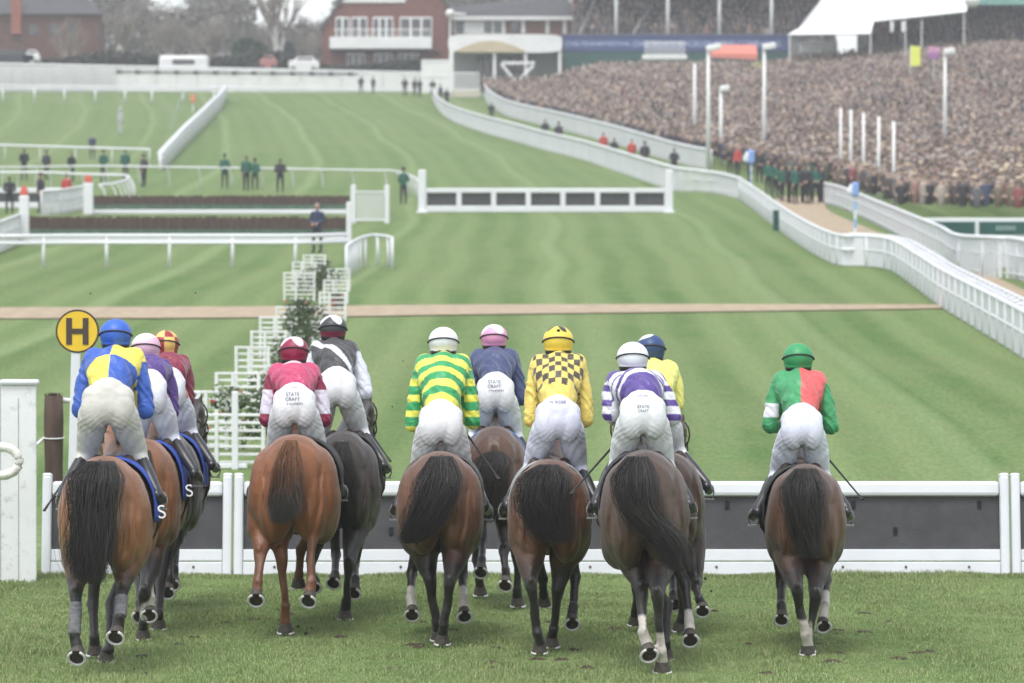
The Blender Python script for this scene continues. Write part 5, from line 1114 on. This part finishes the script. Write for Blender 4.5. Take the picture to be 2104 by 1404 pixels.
# pavilion with the white canopy
Yp = 438; g0 = float(gz(X_(1035,Yp), Yp)); ox = X_(1035,Yp); t = thing('pavilion', 'white canopied pavilion with a cream arched valance beside the brick house', 'pavilion', (ox, Yp, g0))
def q_(px, py, Y=Yp): return (X_(px,Y)-ox, Y-Yp, Z_(py,Y)-g0)
b = MB(); b.loft([(q_(1038,0)[0], y, q_(0,90)[2] + y*.05, 5.85, .95) for y in np.linspace(-.5, 8, 4)], 28, .35); obj('canopy_roof', b, WB, t, smooth=False)
b = MB(); n = 16; vs = []
for i in range(n+1):
    u = i/n; px = 935+145*u; vs += [q_(px, 108, Yp-.7), q_(px, 106-22*math.sin(math.pi*u), Yp-.75)]
b.add(vs, [(2*i,2*i+2,2*i+3,2*i+1) for i in range(n)]); oc = obj('valance', b, CREAM, t); md = oc.modifiers.new('t','SOLIDIFY'); md.thickness = .1
b = MB(); b.box((0,7.8,q_(0,130)[2]), (11.4,.3,6)); obj('rear_wall', b, mat('pavilion_wall', (.30,.31,.32), .8), t)
for px in (985,1000,1028,1048,1066): b = MB(); b.rbox((q_(px,0)[0], 7.55, q_(0,128)[2]), (.6,.1,2), .03); obj('window', b, GLASS, t)
for px in (926,1016,1080,1150): b = MB(); b.rbox((q_(px,0)[0], -.2, q_(0,105)[2]/2), (.32,.32,q_(0,105)[2]), .05); obj('post', b, WB, t)
b = MB(); b.tube([q_(1030,133,Yp-1), q_(1062,172,Yp-1)], .18, 6); b.tube([q_(1096,136,Yp-1), q_(1062,172,Yp-1)], .2, 6); b.box((q_(1065,0)[0],-1,q_(0,131)[2]), (3.4,.25,.3)); obj('brace_frame', b, WB, t)
t = thing('step_platform', 'white railed platform at the head of the walkway between the rails', 'platform', (X_(958,425), 425, float(gz(X_(958,425),425)))); b = MB(); b.rbox((0,0,.3), (2.9,1.6,.7), .05); obj('base', b, mat('platform_cream', (.50,.47,.38), .8), t); b = MB()
for i in range(10): b.box((-1.2+.27*i,-.7,1.5), (.11,.07,1.9))
b.box((0,-.7,2.4), (2.7,.12,.12)); b.box((0,-.7,.75), (2.7,.12,.12)); obj('railings', b, WB, t)
b = MB(); b.rbox((-1.45,-.6,2.3), (.4,.4,4.6), .06); obj('gate_post', b, WB, t)
t = thing('white_screen', 'tall blank white screen box left of the pavilion', 'screen', (X_(896,437.5), 437.5, float(gz(X_(896,437.5),437.5)))); b = MB(); b.rbox((0,0,1.65), (3.0,.4,3.4), .05); obj('panel', b, WB, t); b = MB(); b.box((0,-.22,3.2), (2.9,.06,.12)); b.box((0,-.22,1.6), (2.9,.06,.06)); obj('trim', b, WPLAST, t)
# brick house
Yh = 456; g0 = float(gz(X_(790,Yh),Yh)) ; ox = X_(792,Yh); t = thing('brick_house', 'red brick house with a long white balcony overlooking the course', 'house', (ox, Yh, g0)); hw_ = 130*Yh/F
zE = Z_(58,Yh)-g0; zR = Z_(-65,Yh)-g0
b = MB(); b.add([(-hw_,0,0),(hw_,0,0),(hw_,9,0),(-hw_,9,0),(-hw_,0,zE),(hw_,0,zE+2.2),(hw_,9,zE+2.2),(-hw_,9,zE),(-hw_*.35,0,zR),(-hw_*.35,9,zR),(hw_*.6,0,zR),(hw_*.6,9,zR)], [(0,1,5,10,8,4),(1,2,6,5),(2,3,7,9,11,6),(3,0,4,7)]); obj('wall', b, BRICK, t)
b = MB(); b.add([(-hw_-.3,-.3,zE-.2),(-hw_*.35,-.3,zR+.1),(-hw_*.35,9.3,zR+.1),(-hw_-.3,9.3,zE-.2)], [(0,1,2,3)]); b.add([(hw_*.6,-.3,zR+.1),(hw_+.3,-.3,zE+2),(hw_+.3,9.3,zE+2),(hw_*.6,9.3,zR+.1)], [(0,1,2,3)]); b.add([(-hw_*.35,-.3,zR+.1),(hw_*.6,-.3,zR+.1),(hw_*.6,9.3,zR+.1),(-hw_*.35,9.3,zR+.1)], [(0,1,2,3)]); oc = obj('roof', b, SLATE, t); md = oc.modifiers.new('t','SOLIDIFY'); md.thickness = .25
b = MB(); b.rbox((X_(783,Yh-1)-ox,-1.0,Z_(91,Yh)-g0), (209*Yh/F,2.0,1.25), .06); bo_ = obj('balcony', b, WB, t)
b = MB()
for i in range(30): b.box((X_(692+6.5*i,Yh-2)-ox,-1.9,Z_(72,Yh)-g0), (.06,.05,.9))
b.box((X_(786,Yh)-ox,-1.9,Z_(63,Yh)-g0), (10.2,.08,.1)); obj('railings', b, WB, bo_)
for a, c_ in ((690,718),(722,755),(766,808),(822,888)):
    b = MB(); x = X_((a+c_)/2,Yh)-ox; w2 = (c_-a)*Yh/F; b.rbox((x,-.04,Z_(58,Yh)-g0), (w2,.12,2.3), .03); f_ = obj('window', b, WB, t)
    k = 3 if w2 > 2 else 2
    for j in range(k): b = MB(); b.box((x-w2/2+w2*(j+.5)/k,-.115,Z_(58,Yh)-g0), (w2/k-.22,.03,1.95)); obj('pane', b, GLASS, f_)
for a, c_ in ((713,752),(768,808),(818,862)):
    b = MB(); x = X_((a+c_)/2,Yh)-ox; w2 = (c_-a)*Yh/F; b.rbox((x,-.04,Z_(124,Yh)-g0), (w2,.12,1.5), .03); f_ = obj('window', b, WB, t)
    for j in range(3): b = MB(); b.box((x-w2/2+w2*(j+.5)/3,-.115,Z_(125,Yh)-g0), (w2/3-.16,.03,1.2)); obj('pane', b, GLASS, f_)
b = MB(); b.rbox((X_(768,Yh)-ox,-.1,Z_(3,Yh)-g0), (6.8,.14,.35), .03); obj('sill', b, WB, t)
b = MB(); b.rbox((.0,-.2,Z_(107,Yh)-g0), (hw_*1.7,.4,.12), .02); obj('shade_strip', b, SLATE, t)  # dark slate strip standing in for the shade beneath the balcony
# low wing between the house and the stand
Yw = 462; g0 = float(gz(0,Yw)); ox = X_(1045,Yw); t = thing('clubhouse_wing', 'low brick and white wing with a dark slate roof behind the pavilion', 'building', (ox,Yw,g0)); w_ = 275*Yw/F
b = MB(); b.box((0,3,(Z_(38,Yw)-g0)/2), (w_,6,Z_(38,Yw)-g0)); obj('wall', b, BRICK, t)
b = MB(); zt = Z_(38,Yw)-g0; zr = Z_(-14,Yw)-g0; b.add([(-w_/2,-.4,zt),(w_/2,-.4,zt),(w_/2-1,5,zr),(-w_/2+.2,5,zr-1.2),(-w_/2,7,zt),(w_/2,7,zt)], [(0,1,2,3),(3,2,5,4),(0,3,4),(1,5,2)]); obj('roof', b, SLATE, t)
b = MB(); b.rbox((0,-.45,zt-.05), (w_+.1,.2,.4), .03); obj('fascia', b, WB, t)
b = MB(); b.box((X_(985,Yw)-ox,-.06,Z_(55,Yw)-g0), (5.6,.1,1.6)); obj('white_cladding', b, WB, t)
for px in (945,1003,1023,1058): b = MB(); b.rbox((X_(px,Yw)-ox,-.14,Z_(56,Yw)-g0), (.85,.1,1.2), .02); obj('window', b, GLASS, t)
for px in (1075,1125,1160): b = MB(); b.rbox((X_(px,Yw)-ox,-.05,Z_(55,Yw)-g0), (.4,.14,1.5), .02); obj('pilaster', b, WB, t)
t = thing('roof_lamp', 'white dome lamp on the corner between the brick house and the low wing', 'lamp', (X_(925,455),455,float(gz(0,455)))); z = Z_(28,455)-t.location.z; b = MB(); b.tube([(0,0,0),(0,0,z)], .1, 8); obj('pole', b, WB, t); b = MB(); b.ell((0,0,z), (.5,.5,.45), 12, 8); b.tube([(0,0,z),(1.7,0,z-.15)], .14, 6); obj('lamp_head', b, WB, t, smooth=True)
# left brick building and its roof
Yl = 474; g0 = float(gz(X_(90,Yl),Yl)); ox = X_(95,Yl); t = thing('brick_building', 'long dark red brick building with a grey roof at the far left edge', 'building', (ox,Yl,g0)); w_ = 215*Yl/F
b = MB(); b.box((0,4,(Z_(28,Yl)-g0)/2), (w_,8,Z_(28,Yl)-g0)); obj('wall', b, mat('brick_dull', (.105,.05,.04), .9, .25, 1.5), t)
b = MB(); zt = Z_(30,Yl)-g0; zr = Z_(-22,Yl)-g0; b.add([(-w_/2-.4,-.5,zt),(w_/2+.4,-.5,zt),(w_/2-2.5,4,zr),(-w_/2,4,zr),(-w_/2-.4,8.5,zt),(w_/2+.4,8.5,zt)], [(0,1,2,3),(3,2,5,4),(1,5,2),(0,3,4)]); rf = obj('roof', b, SLATE, t)
b = MB(); b.rbox((X_(35,Yl)-ox,-.2,Z_(25,Yl)-g0), (1.1,.7,5.0), .05); obj('chimney', b, mat('brick_orange', (.26,.09,.06), .9, .2, 3), rf)
for px in (30,70,112,150): b = MB(); b.rbox((X_(px,Yl)-ox,-.03,Z_(62,Yl)-g0), (.9,.1,1.2), .02); obj('window', b, GLASS, t)
# white hoarding right along the far end
Yo = 439
t = thing('hoarding', 'long low white hoarding with a dashed dark strip across the far end of the course', 'hoarding', (X_(430,Yo),Yo,float(gz(X_(430,Yo),Yo)))); o = t.location
n_ = 22; w_ = (872+60)*Yo/F; 
for i in range(n_):
    x = -w_/2 + w_*(i+.5)/n_ ; b = MB(); zt = Z_(143,Yo) - o.z + (.75 - 1.5*(i+.5)/n_)*.55; b.rbox((x + X_(406,Yo)-o.x, random.uniform(-.03,.03), zt/2), (w_/n_-.03,.14,zt), .03)
    obj('panel', b, WB, t)
b = MB()
for i in range(150): x = X_(243+3.3*i,Yo)-o.x; b.box((x,-.12,Z_(148+.016*i*2,Yo)-o.z), (.12 if i % 12 else .3,.05,.34 if i % 12 < 3 else .16))
obj('dark_strip', b, DARK, t)
b = MB(); b.tube([(X_(-60,Yo-2)-o.x,-1.5,Z_(132,Yo)-o.z),(X_(872,Yo-2)-o.x,-1.5,Z_(152,Yo)-o.z)], .12, 6); b.tube([(X_(-60,Yo-2)-o.x,-1.5,Z_(176,Yo)-o.z),(X_(872,Yo-2)-o.x,-1.5,Z_(187,Yo)-o.z)], .1, 6); obj('rail', b, WPLAST, t)
for k in range(5): b = MB(); b.tube([(X_(-60,Yo)-o.x,-.9,Z_(136+8*k,Yo)-o.z),(X_(242,Yo)-o.x,-.9,Z_(140+8*k,Yo)-o.z)], .06, 5); obj('slat', b, mat('slat_grey', (.36,.37,.38), .7), t)
# hedge behind it
def leafmass(name, label, cat, px0, px1, ytop, ybot, Y, depth, n, cols, size=.35, kind=None, twig=False, group=None):
    x0, x1 = X_(px0,Y), X_(px1,Y); base = (0.5*(x0+x1), Y, float(gz(0,Y))); r_ = np.random.default_rng(abs(int(px0*7+px1+Y))); b = MB()
    xs_ = r_.uniform(x0,x1,n)-base[0]; ys_ = r_.uniform(0,depth,n); 
    for x, y_ in zip(xs_, ys_):
        px = CX + (x+base[0])*F/Y; top = ytop(px) if callable(ytop) else ytop; zt = Z_(top,Y)-base[2]; zb = Z_(ybot,Y)-base[2]; z = zb + (zt-zb)*r_.random()**.8; s_ = size*r_.uniform(.5,1.4)
        E = Euler(tuple(r_.uniform(0,6.28,3))).to_matrix(); pts = ((-.5,0,0),(0,-1,0),(.5,0,.1),(0,1,0)) if not twig else ((-.05,-1.6,0),(.05,-1.6,0),(.03,1.6,.2),(-.03,1.6,.2))
        b.add([Vector((x,y_,z)) + E @ Vector(q)*s_ for q in pts], [(0,1,2,3)], tuple(np.array(cols[r_.integers(len(cols))])*r_.uniform(.7,1.3)))
    o = obj(name, b, LEAF, None, vcol=True); o.data.transform(Matrix.Translation((0,0,0))); o.location = base; return tag(o, label, cat, group, kind)
leafmass('hedge', 'low dark green hedge running behind the white hoarding', 'hedge', -80, 880, lambda p: 114+9*math.sin(p*.02)+(14 if p > 640 else 0), 155, 452, 2.5, 9000, [(.03,.045,.03),(.045,.055,.035),(.05,.045,.04)], .3)
WOOD = lambda p: (-35 + 10*math.sin(p*.05)) if p < 280 else (18 if p < 372 else (-30+12*math.sin(p*.08) if p < 500 else (52+8*math.sin(p*.11) if p < 680 else -25)))
leafmass('woodland', 'far-off grey brown leafless woodland behind the racecourse buildings', 'woodland', -120, 1220, WOOD, 150, 540, 30, 19000, [(.12,.105,.095),(.16,.14,.12),(.10,.105,.08),(.15,.14,.13),(.20,.18,.16)], .5, kind='stuff')
leafmass('woodland_twigs', 'bare twigs standing above the far-off woodland', 'woodland', -120, 1220, lambda p: WOOD(p)-14, 120, 538, 26, 22000, [(.16,.14,.12),(.12,.10,.09),(.2,.18,.16)], .6, kind='stuff', twig=True)
leafmass('bush', 'dark evergreen bush between the third and fourth bare trees', 'bush', 478, 545, lambda p: 76+abs(p-510)*.5, 140, 462, 3, 1500, [(.03,.06,.03),(.04,.075,.035)], .3, group='bushes by the bare trees')
leafmass('bush', 'dark blue green conifer beside the fourth bare tree', 'bush', 578, 605, lambda p: 84+abs(p-590)*1.2, 140, 461, 3, 900, [(.03,.055,.045),(.035,.07,.055)], .25, group='bushes by the bare trees')
# bare trees
BARK = mat('pale_bark', (.5,.47,.42), .9, .2, 3); TWIG = mat('twig_brown', (.24,.21,.18), .9, .2, 3)
def bare_tree(px, Y, hgt, label, seed, fork=.24, rad=.36, m=BARK):
    r_ = random.Random(seed); base = (X_(px,Y), Y, float(gz(0,Y))); t = thing('bare_tree', label, 'tree', base, 0, 'leafless trees behind the hoarding'); b = MB(); c_ = MB()
    def grow(p, d, L, rr, lv):
        q = p + d*L; q2 = p + d*L*.5 + Vector((r_.uniform(-.05,.05),r_.uniform(-.05,.05),0))*L
        (b if lv < 3 else c_).tube([p,q2,q], [rr,rr*.85,rr*.68], 6 if lv < 2 else 3)
        if lv >= 6: return
        for k in range(r_.choice((2,3)) if lv else 4):
            a = r_.uniform(0,6.28); sp_ = r_.uniform(.25,.6)*(1.0 if lv else .8); up = Vector((math.cos(a)*sp_, math.sin(a)*sp_, .25 if lv > 1 else .5))
            grow(p + d*L*r_.uniform(.65,1) if k else q, (d + up).normalized() if lv < 4 else (d + up*1.2).normalized(), L*r_.uniform(.66,.88), rr*.7, lv+1)
    grow(Vector((0,0,0)), Vector((0,0,1)), hgt*fork, rad, 0); obj('trunk', b, m, t); obj('crown', c_, TWIG, t)
bare_tree(252, 464, 10.5, 'bare pale tree leftmost of the four, forking low', 1)
bare_tree(346, 466, 10, 'bare tree second from the left behind the white caravan', 2, rad=.16)
bare_tree(448, 463, 11.5, 'bare tree with a wide V of pale limbs, third from the left', 3, .2)
bare_tree(575, 460, 12, 'silvery bare tree against the bright sky, rightmost of the four', 4, .3, m=mat('silver_bark', (.5,.49,.46), .8, .2, 4))
bare_tree(150, 470, 9.5, 'thin bare tree in front of the long brick building', 5, rad=.12); bare_tree(640, 468, 8.5, 'small bare tree close to the brick house', 6, rad=.1); bare_tree(400, 472, 10, 'thin bare tree between the caravan and the wide V tree', 8, rad=.12)
# caravan and cars behind the hoarding
t = thing('caravan', 'white commentary caravan with a long dark window behind the hoarding', 'caravan', (X_(379,443),443,float(gz(0,443)))); z0 = Z_(127,443)-t.location.z
b = MB(); b.rbox((0,0,z0-.35), (5.1,2.0,1.9), .3); obj('body', b, WB, t); b = MB(); b.rbox((0,-1.02,z0-.1), (2.3,.05,.5), .02); obj('window', b, GLASS, t)
b = MB(); b.box((0,0,(z0-1.3)/2), (4.2,1.6,z0-1.3)); obj('chassis', b, DARK, t)
for px, py, w2, col, lab in ((625,124,3.2,WB,'white car parked behind the hoarding left of the brick house'),(552,121,1.8,mat('car_red', (.35,.14,.13), .4),'small reddish car parked behind the hoarding'),(66,110,1.7,WB,'white van at the far left behind the hoarding'),(24,110,5.0,DARK,'long black vehicle at the far left edge behind the hoarding')):
    t = thing('parked_car', lab, 'car', (X_(px,446),446,Z_(py,446)-1.3)); b = MB(); b.loft([(0,-.8,.75,w2*.5,.42),(0,-.6,.8,w2*.5,.5),(0,.6,.8,w2*.5,.5),(0,.8,.75,w2*.5,.42)], 16, .5); b.rbox((.1,0,1.3), (w2*.6,1.3,.6), .15); obj('body', b, col, t); b = MB(); b.box((.1,-.67,1.3), (w2*.5,.03,.4)); obj('window', b, GLASS, t)
    for q in (-1,1): b = MB(); b.tube([(q*w2*.33,-.82,.3),(q*w2*.33,-.62,.3)], .3, 12); obj('wheel', b, DARK, t)

# ---------------------------------------------------------------- masts, flags and boards among the crowd
def mast(px, pyt, pyb, label, head=None, rad=.11, name='mast'):
    g_ = G(px, pyb); h = (pyb-pyt)*g_.y/F; t = thing(name, label, 'mast', tuple(g_), 0, 'white masts standing in the crowd'); b = MB(); b.tube([(0,0,0),(0,0,h*.5),(0,0,h)], [rad*1.15,rad,rad*.85], 8); obj('pole', b, WB, t, smooth=True)
    if head: b = MB(); k = g_.y/F; b.rbox((head*k*14,0,h+.05), (abs(head)*k*40,.5,k*13), k*3, ry=-.25*head); obj('lamp_head', b, WB, t)
    return t
M_ = [(1455,100,350,'tall white mast with a tilted lamp head, left support of the red awning view',.8),(1570,98,346,'tall white mast with a tilted lamp head right of the red awning',.7),(1427,132,306,'plain white mast just left of the lamp headed one',None),(1481,184,340,'shorter white mast with a small lamp head between the two tall ones',.5),
 (1941,108,330,'white mast with a bright lamp head at the right of the crowd',.6),(1727,222,388,'white flagpole leftmost of the row of five by the horse walk',None),(1748,226,396,'white flagpole second of the row of five by the horse walk',None),(1774,232,405,'white flagpole middle of the row of five by the horse walk',None),(1805,240,416,'white flagpole fourth of the row of five by the horse walk',None),(1836,250,428,'white flagpole last and lowest of the row of five by the horse walk',None)]
for a in M_: mast(a[0], a[1], a[2], a[3], a[4], .12 if a[0] < 1600 or a[0] > 1900 else .085)
def flag_pole(px, pyt, pyb, label):
    g_ = G(px, pyb); k = g_.y/F; h = (pyb-pyt)*k; t = thing('striped_pole', label, 'marker pole', tuple(g_)); bl = mat('pole_blue', (.25,.42,.62), .6)
    for i in range(8): b = MB(); b.tube([(0,0,h*i/9),(0,0,h*(i+1)/9-.004)], .055, 8); obj('band', b, WPLAST if i % 2 else bl, t)
    b = MB(); b.rbox((0,0,h*.93), (k*15,.3,k*30), k*5); obj('padded_head', b, mat('pole_pad_blue', (.2,.32,.62), .6), t); b = MB(); b.rbox((-k*9,0,h*.93), (k*12,.25,k*22), k*4, ry=.4); obj('white_pennant', b, WPLAST, t)
flag_pole(1757, 378, 541, 'pale blue and white banded pole with a blue head on the running rail'); flag_pole(1543, 318, 392, 'smaller blue headed pole standing behind the running rail at the barrier gap')
t = thing('green_post', 'short dark green post against the running rail', 'post', tuple(G(1594,474))); b = MB(); b.rbox((0,-.1,.35), (.24,.15,.85), .03); obj('board', b, DGREEN, t); b = MB(); b.rbox((0,-.1,.8), (.28,.19,.06), .02); obj('cap', b, DGREEN, t)
g_ = G(2010, 492); w_ = 215*g_.y/F; g_ = G(2010, 497); t = thing('green_board', 'wide dark green board with a white surround at the right edge', 'sign board', tuple(g_)); k = g_.y/F
b = MB(); b.rbox((0,0,24*k), (w_+.3,.12,50*k), .03); obj('frame', b, WPLAST, t)
for xa_, w2 in ((-w_*.26, w_*.45),(w_*.24, w_*.47)): b = MB(); b.rbox((xa_,-.08,28*k), (w2,.05,26*k), .01); obj('panel', b, DGREEN, t)
b = MB()
for i in range(9): b.box((w_*.17 + i*.085,-.115,28*k), (.035,.01,.14 if i % 2 else .2))
obj('worn_print', b, mat('worn_print', (.35,.45,.43), .7), t)
b = MB(); b.box((0,-.09,3*k), (w_,.04,3*k)); obj('dark_gap', b, DARK, t)
t = thing('yellow_banner', 'bright yellow upright feather flag among the crowd at right', 'flag', (X_(1880,380),380,float(gz(X_(1880,380),380)))); z = Z_(116,380)-t.location.z
b = MB(); b.tube([(-.45,0,0),(-.45,0,z+.95)], .04, 6); obj('pole', b, WB, t); b = MB(); b.rbox((0,0,z), (.9,.06,1.75), .25 if False else .02); obj('cloth', b, mat('flag_yellow', (.68,.72,.12), .6), t)
t = thing('pink_sign', 'small pink and purple sign beside the right hand mast', 'sign', (X_(1918,370),370,float(gz(X_(1918,370),370)))); z = Z_(109,370)-t.location.z
b = MB(); b.rbox((0,0,z+.25), (1.1,.1,.5), .02); obj('upper_panel', b, mat('sign_pink', (.5,.25,.38), .6), t); b = MB(); b.rbox((0,0,z-.26), (1.0,.1,.48), .02); obj('lower_panel', b, mat('sign_purple', (.3,.12,.32), .6), t); b = MB(); b.tube([(0,.1,0),(0,.1,z)], .04, 6); obj('pole', b, WB, t)
for px, py, lab, c_ in ((1410,147,'round yellow placard on a stick by the left masts','ylw'),(1553,137,'small yellow green placard under the red awning','grn')):
    t = thing('placard', lab, 'placard', (X_(px,425),425,float(gz(X_(px,425),425)))); z = Z_(py,425)-t.location.z; b = MB(); b.tube([(0,.05,0),(0,.05,z)], .04, 6); obj('stick', b, WB, t); b = disc(0,.6 if c_ == 'ylw' else .42,-.04,.04,20); o = obj('disc', b, mat('placard_'+c_, (.66,.58,.12) if c_ == 'ylw' else (.45,.52,.08), .6), t); o.location = (0,0,z)
for px, py, w2, h2, lab in ((1665,100,2.2,1.0,'white vehicle top glimpsed under the marquee eave'),(1435,138,.9,.9,'white box held above the crowd beside the yellow placard')):
    t = thing('white_box', lab, 'box', (X_(px,432),432,float(gz(X_(px,432),432)))); z = Z_(py,432)-t.location.z; b = MB(); b.rbox((0,0,z), (w2,.8,h2), .15); obj('shell', b, WB, t); b = MB(); b.box((0,.2,(z-h2/2)/2), (.2,.2,z-h2/2)); obj('support', b, WB, t)
# divots thrown up by the hooves
CLOD = mat('earth_clod', (.045,.035,.022), .95, .3, 30, .5, 60)
for i, (px, py, Yc) in enumerate([(612,1288,36.4),(628,1302,36.3),(640,1292,36.6),(602,1306,36.2),(275,1375,32.6),(300,1385,32.5),(186,604,38),(402,602,38),(345,478,39),(1238,1000,35),(1450,1190,34),(1462,1215,34),(1090,1262,35),(828,742,39),(806,836,39),(290,1352,33)]):
    b = MB(); b.ell((0,0,0), (.012,.010,.009), 7, 5, rot=(random.random()*3,random.random()*3,0)); b.v = [tuple(Vector(v)*random.uniform(.6,1.6)) for v in b.v]; k = random.uniform(.6,1.5) if py > 900 else .55; b.v = [tuple(Vector(v)*k) for v in b.v]
    o = obj('turf_clod', b, CLOD); z = CH+(HZ-py)*Yc/F; o.location = ((px-CX)*Yc/F, Yc, max(z,.02)); tag(o, 'small dark clod of turf thrown up behind the horses', 'clod', 'clods of turf in the air')

# ---------------------------------------------------------------- haze volume, added to lift the blacks to a faded tone
hb = MB(); hb.box((0, 1390, 18), (2390, 2810, 106)); hm = bpy.data.materials.new('haze'); hm.use_nodes = True; n = hm.node_tree; n.nodes.remove(n.nodes['Principled BSDF'])
pv = n.nodes.new('ShaderNodeVolumePrincipled'); pv.inputs['Density'].default_value = .0005; pv.inputs['Color'].default_value = (.93,.94,.95,1); pv.inputs['Anisotropy'].default_value = .2
n.links.new(pv.outputs[0], n.nodes['Material Output'].inputs['Volume']); tag(obj('haze', hb, hm), 'thin pale haze added over the racecourse to lift dark tones', 'haze', kind='stuff')
